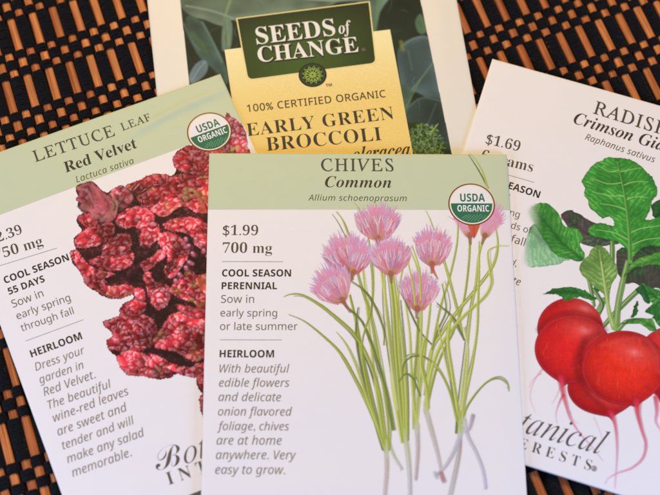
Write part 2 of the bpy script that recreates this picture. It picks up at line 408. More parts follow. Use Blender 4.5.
def stick_mesh(seed):
    r = np.random.default_rng(seed); y = np.arange(C0*PER, C1*PER+.1, 2.5); n = len(y)
    prof = [(-1.02, -.5), (-1.16, -.1), (-1.10, .22), (-.80, .42), (0, .52), (.80, .42), (1.10, .22), (1.16, -.1), (1.02, -.5)]
    wob = np.interp(y, np.linspace(y[0], y[-1], 12), r.normal(0, .055, 12)); wd = 1+np.interp(y, np.linspace(y[0], y[-1], 30), r.normal(0, .035, 30))
    V = np.array([(px*wd[i]+wob[i], y[i], pz) for i in range(n) for px, pz in prof]); k = len(prof)
    F = np.array([(i*k+j, (i+1)*k+j, (i+1)*k+(j+1) % k, i*k+(j+1) % k) for i in range(n-1) for j in range(k)])[:, ::-1]
    return V, F
protos = [mesh_obj('bamboo_stick', *stick_mesh(s), M_WOOD, mat_root) for s in range(5)]
rr_ = random.Random(5); srot = SA-math.pi/2+math.pi                # local +y maps to the stick direction
for i, k in enumerate(range(A0, A1)):
    o = protos[i] if i < 5 else protos[rr_.randrange(5)].copy()
    if i >= 5: COL.objects.link(o); o.parent = mat_root
    p = bd*PITCH*k+bd*rr_.gauss(0, .10)
    o.location = (p[0]*MM, p[1]*MM, (-1.2+rr_.gauss(0, .05))*MM); o.rotation_euler = (0, 0, SA-math.pi/2+rr_.gauss(0, .0022))
    o['group'] = 'bamboo sticks of the placemat'
bands = [(0., 11.3, 1, 13), (11.3, 13.95, 0, 3), (13.95, 17.1, 1, 3), (17.1, 19.75, 0, 3)]
def yarn_band(b, seed):
    lo, hi, odd, cnt = b; r = np.random.default_rng(seed)
    st = 6; a = np.arange((A0-.5)*st, (A1-.5)*st+1)/st; sp = (hi-lo)/cnt; V = []; F = []; nr = 6
    base = 0
    for j in range(cnt):
        c = lo+sp*(j+.5)+np.interp(a, np.linspace(a[0], a[-1], 60), r.normal(0, .09, 60))
        ph = np.cos(math.pi*a)*(1 if not odd else -1)
        # even sticks sit at integer even a: cos=+1 -> over the even sticks when odd=0
        z = -1.2+.80*np.tanh(2.2*ph)/math.tanh(2.2)+np.interp(a, np.linspace(a[0], a[-1], 200), r.normal(0, .045, 200))
        tw = r.random()*6.28
        for i in range(len(a)):
            w = 1+.10*math.sin(a[i]*9+tw)+r.normal(0, .04)
            for q in range(nr):
                t = 2*math.pi*q/nr
                cc = c[i]+math.cos(t)*sp*.66*w; zz = z[i]+math.sin(t)*.27*w
                P_ = bd*PITCH*a[i]+sd_*cc
                V.append((P_[0], P_[1], zz))
        i0 = np.arange(len(a)-1)[:, None]*nr; q0 = np.arange(nr)[None]; q1 = (q0+1) % nr
        f = np.stack([i0+q0, i0+q1, i0+nr+q1, i0+nr+q0], -1).reshape(-1, 4)+base
        F.append(f); base += len(a)*nr
    return np.array(V), np.vstack(F)
for bi, b in enumerate(bands):
    first = mesh_obj('yarn_band', *yarn_band(b, bi), M_YARN, mat_root); first['group'] = 'black yarn bands of the placemat'
    for c in range(C0, C1):
        o = first if c == C0 else first.copy()
        if c != C0: COL.objects.link(o); o.parent = mat_root
        p = sd_*PER*c; o.location = (p[0]*MM, p[1]*MM, 0)
# loose fibres standing off the yarn
FV, FF = [], []
for _ in range(260):
    a = rr_.uniform(A0, A1)*PITCH; c = rr_.uniform(C0, C1)*PER; p = bd*a+sd_*c; ang = rr_.uniform(0, 6.28); L = rr_.uniform(.8, 3.2); w = .03; cur = rr_.uniform(-1.2, 1.2)
    n = 7; base = len(FV); x, y = p
    for i in range(n):
        t = i/(n-1); z = -.15+.35*math.sin(t*math.pi)*rr_.uniform(.7, 1)
        nx, ny = -math.sin(ang), math.cos(ang)
        FV += [(x+nx*w, y+ny*w, z), (x-nx*w, y-ny*w, z), (x, y, z+w*1.5)]
        x += math.cos(ang)*L/n; y += math.sin(ang)*L/n; ang += cur/n
    for i in range(n-1):
        for q in range(3): FF.append((base+i*3+q, base+i*3+(q+1) % 3, base+i*3+3+(q+1) % 3, base+i*3+3+q))
M_FIBRE = flat_mat('grey_lint', (.10, .10, .12), .8, .2)
tag(mesh_obj('loose_fibres', FV, FF, M_FIBRE, mat_root), kind='stuff')
# table under the mat
def table_mat():
    m, nt, bs = new_mat('dark_stained_wood'); bs.inputs['Roughness'].default_value = .5
    tc = nt.nodes.new('ShaderNodeTexCoord'); mp = nt.nodes.new('ShaderNodeMapping'); mp.inputs['Scale'].default_value = (.4, 9, 1)
    n = nt.nodes.new('ShaderNodeTexNoise'); n.inputs['Scale'].default_value = 30; n.inputs['Detail'].default_value = 8
    r = nt.nodes.new('ShaderNodeValToRGB'); r.color_ramp.elements[0].color = (.008, .005, .004, 1); r.color_ramp.elements[1].color = (.03, .017, .01, 1)
    nt.links.new(tc.outputs['Object'], mp.inputs[0]); nt.links.new(mp.outputs[0], n.inputs['Vector']); nt.links.new(n.outputs['Fac'], r.inputs[0]); nt.links.new(r.outputs[0], bs.inputs['Base Color']); return m
tb = mesh_obj('table_top', [(x*600, y*500, z) for z in (-2.2, -30) for x, y in ((-1, -1), (1, -1), (1, 1), (-1, 1))],
              [(0, 1, 2, 3), (7, 6, 5, 4), (0, 4, 5, 1), (1, 5, 6, 2), (2, 6, 7, 3), (3, 7, 4, 0)], table_mat(), smooth=False)
tag(tb, kind='structure')

# ------------------------------------------------------------------ organic seal (shared layout)
def seal(P, cpx, r, rot):
    root = empty('organic_seal'); root.parent = P.e
    c = np.array(P.uv(*cpx)); z = .052
    k = Ink(P, z); k.disc(c, 0, r); k.build('seal_border', M_SEALRING, root)
    k = Ink(P, z+.012); k.disc(c, 0, r*.945); k.build('seal_cream_ring', M_SEALCREAM, root)
    ca, sa = math.cos(rot), math.sin(rot)
    R = r*.885
    def loc(x, y): return np.array([c[0]+x*ca-y*sa, c[1]-(x*sa+y*ca)])
    k = Ink(P, z+.024); k.disc(c, 0, R); k.build('seal_field', M_SEALWHITE, root)
    # lower green half, cut by the straight line
    k = Ink(P, z+.036); y0 = .04*r; t0 = math.asin(y0/R); ts = np.linspace(math.pi-t0, 2*math.pi+t0, 50)
    V = [loc(R*math.cos(t), R*math.sin(t)) for t in ts]; m = loc(0, -.3*r); k.add([m]+V, [(0, i+1, i+2) for i in range(len(V)-1)]+[(0, len(V), 1)])
    k.build('seal_green_half', M_SEALGREEN, root)
    k = Ink(P, z+.048)
    for j in range(9):                          # furrows sweeping up to the right
        x0 = -.62+.14*j
        pts = [(x0*r+t*.62*r, (-.80+.34*t+.10*math.sin(t*1.6)+.035*j*t)*r) for t in np.linspace(0, 1, 9)]
        pts = [p for p in pts if math.hypot(*p) < R*.97 and p[1] < -.46*r]
        if len(pts) > 2: k.polyline([loc(*p) for p in pts], .026*r)
    k.build('seal_furrows', M_SEALLINE, root)
    def word(txt, x0, x1, yb, h, mat, nm, off=0.0):
        v, f = glyphs(txt, 'sansb', off); v = v.copy(); a, b_ = v[:, 0].min(), v[:, 0].max()
        cap = v[:, 1].max(); X = (v[:, 0]-a)/(b_-a)*(x1-x0)+x0; Y = v[:, 1]/cap*h+yb
        kk = Ink(P, z+.060); kk.add([loc(x*r, y*r) for x, y in zip(X, Y)], f); kk.build(nm, mat, root)
    word('USDA', -.48, .58, .13, .38, M_SEALGREEN, 'seal_top_word')
    word('ORGANIC', -.62, .74, -.35, .31, M_SEALWHITE, 'seal_lower_word', .004)
    return root

# ================================================================== BROCCOLI PACKET
e = BR.make('seed_packet')
tag(e, 'broccoli seed packet with yellow panel and dark green label, lying beneath the other packets', 'seed packet', 'seed packets on the placemat')
sheet(BR, 'paper_envelope', BRc, 0, M_CREAM, solid=True)
BG = lin(40, 54, 50)
art = Art(BR, (165, -12, 462, 190), .2)
PH = [(180, 0), (189, 82)]; PR = [(420.6, 0), (451.7, 152.5)]
tl = cross(BR, (180, 0), (189, 82), 'v', 1.5); tr = cross(BR, *PR, 'v', 1.5); br_ = cross(BR, *PR, 'v', 78.); bl = cross(BR, (180, 0), (189, 82), 'v', 78.)
def uvpoly(A, pts):  return (np.array(pts)-[A.u0, A.v0])/A.res
pp = uvpoly(art, [tl, tr, br_, bl]); b = art.box(pp, 2); sdv, X, Y = art.sdist(pp, b)
art.put(b, BG, np.clip(.5+sdv, 0, 1))
photo_mask = np.zeros_like(art.al); photo_mask[b[1]:b[3], b[0]:b[2]] = np.clip(.5+sdv, 0, 1)
nz = vnoise(art.al.shape, 60, 1)[..., None]; nz2 = vnoise(art.al.shape, 14, 2)[..., None]
art.rgb = BG*(.55+.9*nz)*(.85+.3*nz2)
def leaf(pts, col, veins=(), dark=.6, soft=2.5):
    def sh(C, a, sd, X, Y):
        nn = vnoise(art.al.shape, 18, 5)[Y, X][..., None]; n2 = vnoise(art.al.shape, 50, 6)[Y, X][..., None]
        e_ = np.clip(sd/9, 0, 1)[..., None]
        return C*(1.05-.30*e_)*(.50+.45*nn+.40*n2), a
    art.poly(pts, col, soft=soft, shade=sh)
    for v in veins: art.stroke(v[0], v[1], lin(*v[2]), alpha=.55, soft=2.2)
leaf([(178, -8), (260, -14), (330, -8), (330, 6), (262, 16), (232, 20), (222, 26), (205, 20), (188, 14)], lin(118, 134, 124), [([(186, 6), (215, 12), (240, 22)], 2.5, (158, 172, 160)), ([(232, -4), (226, 14), (226, 24)], 2.5, (150, 172, 120))])
leaf([(186, 18), (202, 22), (212, 40), (222, 58), (228, 75), (226, 84), (214, 70), (196, 52)], lin(84, 106, 104), [([(202, 22), (212, 40), (222, 62)], 1.8, (122, 148, 146)), ([(184, 24), (192, 42), (200, 50)], 2.5, (100, 126, 122))])
leaf([(224, 18), (232, 24), (230, 50), (222, 48)], lin(112, 130, 118), [([(227, 20), (229, 46)], 1.4, (150, 165, 150))])
leaf([(189, 76), (196, 64), (204, 60), (208, 66), (204, 76), (192, 84)], lin(120, 134, 150), [([(192, 80), (200, 68), (205, 62)], 1.6, (156, 166, 180))])
art.stroke([(192, 34), (202, 44), (206, 52)], 4, lin(96, 120, 70), alpha=.5, soft=4)
leaf([(296, -12), (386, -12), (380, 12), (372, 34), (366, 4), (320, 2)], lin(112, 132, 128), [([(300, -2), (330, 0), (360, -2)], 4, (165, 180, 172)), ([(380, -6), (376, 20), (374, 34)], 5, (112, 140, 106))])
leaf([(415, 22), (420, 14), (424, 20), (426, 32), (419, 33)], lin(92, 122, 100), soft=2)
leaf([(397, 56), (402, 44), (416, 37), (428, 37), (436, 60), (440, 84), (446, 110), (430, 100), (414, 92), (404, 98), (400, 80)], lin(88, 106, 114), [([(402, 46), (416, 38), (428, 38)], 1.6, (120, 140, 146)), ([(410, 92), (420, 80), (432, 64)], 1.5, (132, 150, 128)), ([(408, 50), (412, 70)], 1, (112, 128, 134))])
art.stroke([(401, 42), (403, 50)], 4, lin(132, 132, 62), alpha=.7, soft=3)
leaf([(404, 112), (410, 104), (424, 98), (440, 100), (447, 122), (450, 150), (436, 136), (418, 126), (408, 122)], lin(66, 80, 80), [([(408, 108), (422, 98), (440, 101)], 1.4, (104, 124, 124)), ([(436, 104), (428, 124)], 1.2, (94, 112, 104))])
leaf([(400, 84), (412, 92), (404, 118), (402, 104)], lin(80, 100, 92), [([(404, 112), (414, 92), (420, 80)], 1.6, (116, 140, 96))])
for _ in range(150):
    x, y = rng.uniform(176, 452), rng.uniform(-10, 160); a = rng.uniform(0, 6.28); L = rng.uniform(5, 20); q = [(x, y), (x+L*.5*math.cos(a), y+L*.5*math.sin(a)), (x+L*math.cos(a+.35), y+L*math.sin(a+.35))]
    art.stroke(q, (.3, rng.uniform(.5, 1.4), .3), [lin(122, 142, 138), lin(30, 42, 38), lin(96, 118, 84), lin(72, 92, 98)][rng.integers(4)], alpha=rng.uniform(.12, .38), soft=rng.uniform(.8, 2.2))
# broccoli head: many buds
r = np.random.default_rng(3)
def bush(x, y): return ((x-424)/20)**2+((y-148)/24)**2 < 1+.15*math.sin(x*1.3)+.12*math.cos(y*1.1)
art.poly([(406, 128), (412, 123), (421, 123), (430, 128), (438, 134), (443, 144), (446, 160), (440, 176), (410, 176), (408, 150)], lin(50, 66, 40), soft=2, rough=.5)
for _ in range(1500):
    x, y = r.uniform(404, 447), r.uniform(122, 176)
    if not bush(x, y): continue
    c_ = [lin(104, 128, 74), lin(128, 150, 92), lin(70, 92, 52), lin(120, 136, 130), lin(86, 106, 60), lin(142, 160, 112)][r.integers(6)]
    w = r.uniform(.9, 2.2); art.stroke([(x, y), (x+.3, y+.2)], w, c_, alpha=.8, soft=.7)
art.stroke([(430, 134), (438, 124)], (3, 1), lin(150, 170, 90), alpha=.8)
art.rgb[...] = np.clip(art.rgb, 0, 1)**1.14*1.12*np.array([.98, 1.06, .90]); art.al = photo_mask; art.build('leaf_photograph', M_GLOSS, .016, under=lambda u, v: np.broadcast_to(lin(236, 226, 206), (len(u), 3)))
# yellow panel
ypts = [BR.uv(224.5, 50), BR.uv(390, 29.6), cross(BR, (390, 29.6), (412.5, 151.7), 'v', 76.), cross(BR, (224.5, 50), (229.3, 82), 'v', 76.)]
YT, YB = lin(250, 240, 184), lin(244, 212, 124)
def ycol(u, v):
    t = ss(v, 26, 60)[:, None]; return YT*(1-t)+YB*t
sheet(BR, 'yellow_panel', ypts, .032, M_GLOSS, step=1.5, colorf=ycol)
# dark label
lab = empty('brand_label'); lab.parent = BR.e
def rounded(cs, rad, n=7):
    out = []
    cs = [np.array(c, float) for c in cs]
    for i, c in enumerate(cs):
        p, q = cs[i-1], cs[(i+1) % len(cs)]; r_ = rad[i]; a = c+(p-c)/np.linalg.norm(p-c)*r_; b_ = c+(q-c)/np.linalg.norm(q-c)*r_
        for t in np.linspace(0, 1, n if r_ > 0 else 1): out.append((1-t)**2*a+2*t*(1-t)*c+t*t*b_)
    return out
def label_sheet(name, inset, dz, mat, parent, colorf=None):
    cs = [BR.uv(236, 18.4), BR.uv(369.8, 1.3), BR.uv(376.8, 64), BR.uv(247.3, 81)]
    cen = sum(np.array(c) for c in cs)/4
    P4 = []
    for i, c in enumerate(cs):
        c = np.array(c); p, q = np.array(cs[i-1]), np.array(cs[(i+1) % 4]); P4.append(c+(p-c)/np.linalg.norm(p-c)*inset+(q-c)/np.linalg.norm(q-c)*inset)
    ring0 = rounded(P4, [.01, .01, 1.6, 1.6]); k = Ink(BR, dz); ring = []
    for i, p in enumerate(ring0):
        q = ring0[(i+1) % len(ring0)]; m_ = max(1, int(np.linalg.norm(q-p)/1.5)); ring += [p+(q-p)*t/m_ for t in range(m_)]; m = sum(ring)/len(ring); n = len(ring)
    # the top edge is slightly bowed as printed
    V = [m]
    for lv in np.linspace(.12, 1, 10): V += [m+(p-m)*lv for p in ring]
    F = [(0, 1+i, 1+(i+1) % n) for i in range(n)]
    for l in range(9): F += [(1+l*n+i, 1+(l+1)*n+i, 1+(l+1)*n+(i+1) % n, 1+l*n+(i+1) % n) for i in range(n)]
    k.add(V, F); o = k.build(name, mat, parent)
    if colorf:
        at = o.data.color_attributes.new('print_colour', 'FLOAT_COLOR', 'POINT'); c = np.ones((len(V), 4)); VV = np.array(V); c[:, :3] = colorf(VV[:, 0], VV[:, 1]); at.data.foreach_set('color', c.ravel())
    return o
label_sheet('label_border', 0, .050, M_LABELEDGE, lab)
lu0, lv0 = BR.uv(300, 40)
def lcol(u, v):
    t = (ss(v, 20, 34)*np.exp(-((u-lu0)/18)**2))[:, None]; return lin(36, 46, 32)*(1-t)+lin(66, 92, 40)*t
label_sheet('label_field', .38, .064, M_GLOSS, lab, lcol)
def label_words(dz, off, dx, dy, mat, name):
    k = Ink(BR, dz)
    k.text('SEEDS', (257+dx, 44.6+dy), (336+dx, 35.3+dy), 'serifb', 1.13, off)
    k.text('of', (339.4+dx, 34.2+dy), (353+dx, 32.2+dy), 'serifbi', 1.35, off*.8, shear=-.03)
    k.text('CHANGE', (258.6+dx, 62.6+dy), (359+dx, 52+dy), 'serifb', 1.10, off)
    k.build(name, mat, lab)
label_words(.078, .035, .5, .7, M_LABELDARK, 'lettering_shadow'); label_words(.092, 0, 0, 0, M_LABELWHITE, 'lettering')
k = Ink(BR, .092); c = BR.uv(363.6, 49.8); k.disc(c, .38, .52, n=24); k.text('R', (362.8, 51), (364.4, 50.8), 'sansb', 1.); k.build('registered_mark', M_GREY, lab)
emb = empty('emblem'); emb.parent = lab
ce = np.array(BR.uv(312.6, 75.4))
k = Ink(BR, .106); k.disc(ce, 0, 4.0); k.build('emblem_disc', M_LABELDARK, emb)
k = Ink(BR, .118); k.disc(ce, 3.25, 3.38)
k.build('emblem_ring', M_SEALGREEN, emb)
k = Ink(BR, .130)
for j in range(12):
    a = j*math.pi/6
    def pp_(r_, t): return (ce[0]+r_*math.cos(t), ce[1]-r_*math.sin(t))
    k.polyline([pp_(0.5, a), pp_(1.4, a+.26), pp_(2.3, a), pp_(1.4, a-.26), pp_(.5, a)], .2)
    k.polyline([pp_(1.7, a+.26), pp_(2.4, a+.40), pp_(3.0, a+.26), pp_(2.4, a+.12), pp_(1.7, a+.26)], .2)
k.disc(ce, .25, .45, n=20)
k.build('emblem_rosette', M_LIME, emb)
k = Ink(BR, .064); k.text('TM', (326, 87.4), (332.2, 86.6), 'sansb', 1.05); k.build('trademark_text', M_INK, BR.e)
k = Ink(BR, .064)
k.text('100% CERTIFIED ORGANIC', (247.5, 112.3), (386, 97.4), 'sans', 1.08, .009, space=1.08); k.build('certification_text', M_INK, BR.e)
k = Ink(BR, .064)
k.text('EARLY GREEN', (247.5, 136.5), (394.5, 119.2), 'serifb', 1.07, -.008, space=1.08); k.text('BROCCOLI', (267, 151.3), (382, 140.5), 'serifb', 1.07, -.008, space=1.05)
k.build('title_text', M_INK, BR.e)
k = Ink(BR, .064); k.text('oleracea', (352, 161.5), (410, 155.5), 'serifbi', 1.25, 0, shear=.15); k.build('species_text', M_INK, BR.e)

# ================================================================== CHIVES PACKET
e = CH.make('seed_packet')
tag(e, 'chives seed packet with sage green header and pink blossoms, topmost in the middle', 'seed packet', 'seed packets on the placemat')
sheet(CH, 'paper_envelope', CHc, 0, M_WHITE, solid=True)
def band_sheet(P, cs, l0, l1):
    bl_ = cross(P, l0, l1, cs_line(P, cs[0]), cs_line(P, cs[3])); br__ = cross(P, l0, l1, cs_line(P, cs[1]), cs_line(P, cs[2]))
    return [cs[0], cs[1], br__, bl_]
class _uvp(tuple): pass
def cs_line(P, c): return c
def cross_uv(p, r, q, t):
    p, r, q, t = map(lambda a: np.array(a, float), (p, r, q, t)); k = np.linalg.solve(np.array([r-p, -(t-q)]).T, q-p)[0]; return p+k*(r-p)
def band(P, cs, l0, l1, name='header_band', step=1.2):
    a, b_ = P.uv(*l0), P.uv(*l1)
    L = cross_uv(cs[0], cs[3], a, b_); R = cross_uv(cs[1], cs[2], a, b_)
    c = [np.array(x, float) for x in (cs[0], cs[1], R, L)]
    o = sheet(P, name, c, .014, M_BAND, solid=False, step=step)
    # follow the rounded rim of the envelope
    me = o.data; n = len(me.vertices); co = np.empty(n*3); me.vertices.foreach_get('co', co); co = co.reshape(-1, 3)/MM
    u, v = co[:, 0], -co[:, 1]
    def dl(p, q):
        p, q = np.array(p, float), np.array(q, float); d = q-p; d /= np.linalg.norm(d); return np.abs((u-p[0])*d[1]-(v-p[1])*d[0])
    ed = np.minimum(np.minimum(dl(cs[0], cs[1]), dl(cs[0], cs[3])), dl(cs[1], cs[2]))
    co[:, 2] -= .14*np.clip(1-ed/.5, 0, 1)**2
    me.vertices.foreach_set('co', (co*MM).ravel()); me.update(); return lambda uu, vv: ((np.array(R)[0]-np.array(L)[0])*(vv-L[1])-(np.array(R)[1]-np.array(L)[1])*(uu-L[0])) < 0
inband = band(CH, CHc, (208, 209.7), (509.5, 210))
def under(ib):
    return lambda u, v: np.where(ib(u, v)[:, None], BAND[None], WHITE[None])

k = Ink(CH, .040); k.text('CHIVES', (321, 171.2), (393.6, 171.3), 'serifi', 1.09, .006, unshear=.27, space=1.12); k.build('title_text', M_INK2, CH.e)
k = Ink(CH, .040); k.text('Common', (325, 187.3), (391.3, 187.9), 'serifbi', 1.02, -.004, space=1.05); k.build('variety_text', M_INK, CH.e)
k = Ink(CH, .040); k.text('Allium schoenoprasum', (308.3, 200.8), (406.8, 201.4), 'sansi', 1., -.004, space=1.04); k.build('species_text', M_INK2, CH.e)
k = Ink(CH, .040); k.text('$1.99', (222.7, 235.3), (258, 235.5), 'serifb', 1.06, -.010); k.text('700 mg', (222.5, 253), (272, 253.2), 'serifb', 1.06, -.010); k.build('price_text', M_DGREY2, CH.e)
for a, b_ in (((222, 261.7), (283, 262)), ((220, 340), (282, 340.3))): k = Ink(CH, .040); k.rule(a, b_); k.build('ruled_line', M_GREY, CH.e)
k = Ink(CH, .040)
for t, a, b_ in (('COOL SEASON', (222, 276.6), (291, 276.8)), ('PERENNIAL', (221.6, 289.4), (277, 289.5)), ('HEIRLOOM', (219.6, 357.6), (274, 357.8))): k.text(t, a, b_, 'sansb', 1.07)
k.build('heading_text', M_BLACK, CH.e)
k = Ink(CH, .040)
for t, a, b_ in (('Sow in', (221, 303), (254, 303.1)), ('early spring', (220.4, 316.6), (277, 316.8)), ('or late summer', (220, 330.2), (297.5, 330.4))): k.text(t, a, b_, 'sans', 1.06, -.004)
k.build('sowing_text', M_DGREY, CH.e)
k = Ink(CH, .040)
for t, a, b_ in (('With beautiful', (219.5, 372.8), (289.3, 373)), ('edible flowers', (219, 387), (289.3, 387.2)), ('and delicate', (218.5, 401.3), (281, 401.6)), ('onion flavored', (218, 415.8), (292, 416)),
                 ('foliage, chives', (217.3, 430.3), (289, 430.6)), ('are at home', (216.6, 444.8), (281.7, 445)), ('anywhere. Very', (215.9, 459.2), (296, 459.5)), ('easy to grow.', (215.1, 474), (285, 474.4))):
    k.text(t, a, b_, 'sansi', 1.07, -.003)
k.build('description_text', M_GREY, CH.e)
k = Ink(CH, .040); k.text('B', (300, 521), (331, 521), 'script', 1.); k.text('otanical', (331, 521), (425, 521), 'serifi', 1.1, shear=.12); k.build('logo_text', M_DGREY, CH.e)

G1, G2, G3, G4 = lin(166, 178, 66), lin(192, 202, 90), lin(112, 128, 52), lin(206, 210, 130)
art = Art(CH, (278, 150, 520, 506), .13)
def blade(pts, w, c0=None, c1=None, alpha=.95):
    c0 = G1 if c0 is None else c0; c1 = c0 if c1 is None else c1
    art.stroke(pts, w, c0*.72, c1*.72, alpha*.55, soft=.9)
    w2 = tuple(np.atleast_1d(w)*.8)
    art.stroke(pts, w2, c0, c1, alpha, soft=.7, edge=.66)
    q = [(x-.28*np.mean(np.atleast_1d(w)), y) for x, y in pts]
    art.stroke(q, tuple(np.atleast_1d(w)*.22), np.clip(c0*1.5+.04, 0, .9), np.clip(c1*1.5+.04, 0, .9), .6, soft=.5)
# bulbs (below the green)
W1, W2, W3, W4 = lin(206, 208, 194), lin(214, 200, 200), lin(206, 172, 140), lin(200, 198, 214)
for pts, w, c0, c1 in [([(386, 448), (387, 470), (384, 506)], (5, 6, 6), lin(206, 188, 130), W2), ([(388, 440), (394, 456), (402, 469)], (5, 4.5, 4.5), G4, W1),
                       ([(405, 434), (408, 455), (410, 480), (410, 506)], (6, 6.5, 6, 6), G4, W4), ([(417, 425), (418, 450), (416, 479)], (6, 5.5, 5), lin(200, 196, 170), lin(204, 178, 176)),
                       ([(426, 410), (432, 432), (438, 455), (443, 480)], (6, 6.5, 5.5, 4.5), lin(206, 196, 166), W2), ([(459, 425), (460, 445), (456, 470), (448, 506)], (5, 5, 7, 8), lin(170, 130, 96), W1),
                       ([(463, 428), (455, 450), (446, 466), (437, 475)], (4.5, 5.5, 5, 5), W4, W2), ([(465, 420), (468, 436), (476, 452), (483, 470), (486, 488)], (4, 5, 5, 5, 5), W2, W4), ([(473, 416), (470, 428), (466, 432)], (5, 4.5, 4), lin(178, 160, 164), W2)]:
    w = np.array(w)*np.linspace(1, .72, len(w)); art.stroke(pts, tuple(w*.95), c0*.72, c1*.74, .55, soft=1.2); art.stroke(pts, tuple(w*.72), c0, c1, .9, soft=1.1, edge=.84)
    q = [(x-.8, y) for x, y in pts]; art.stroke(q, (.4, 1., .5), lin(236, 232, 230), alpha=.6, soft=.8)
    for _ in range(5): t = rng.uniform(-.35, .35); art.stroke([(x+t*np.mean(w), y) for x, y in pts], (.2, .5, .2), [c0*.6, lin(196, 170, 190), lin(180, 176, 150)][rng.integers(3)], alpha=.45, soft=.5)
    xe, ye = pts[-1]
    for _ in range(5): art.stroke([(xe+rng.normal(0, .8), ye-1), (xe+rng.normal(0, 1.6), ye+2.4)], (.7, .2), c1*.8, alpha=.5, soft=.5)
art.stroke([(441, 474), (444, 481)], 5, lin(178, 112, 100), alpha=.7, soft=1.8); art.stroke([(435, 473), (437, 478)], 3.5, lin(160, 168, 168), alpha=.6, soft=1.5)
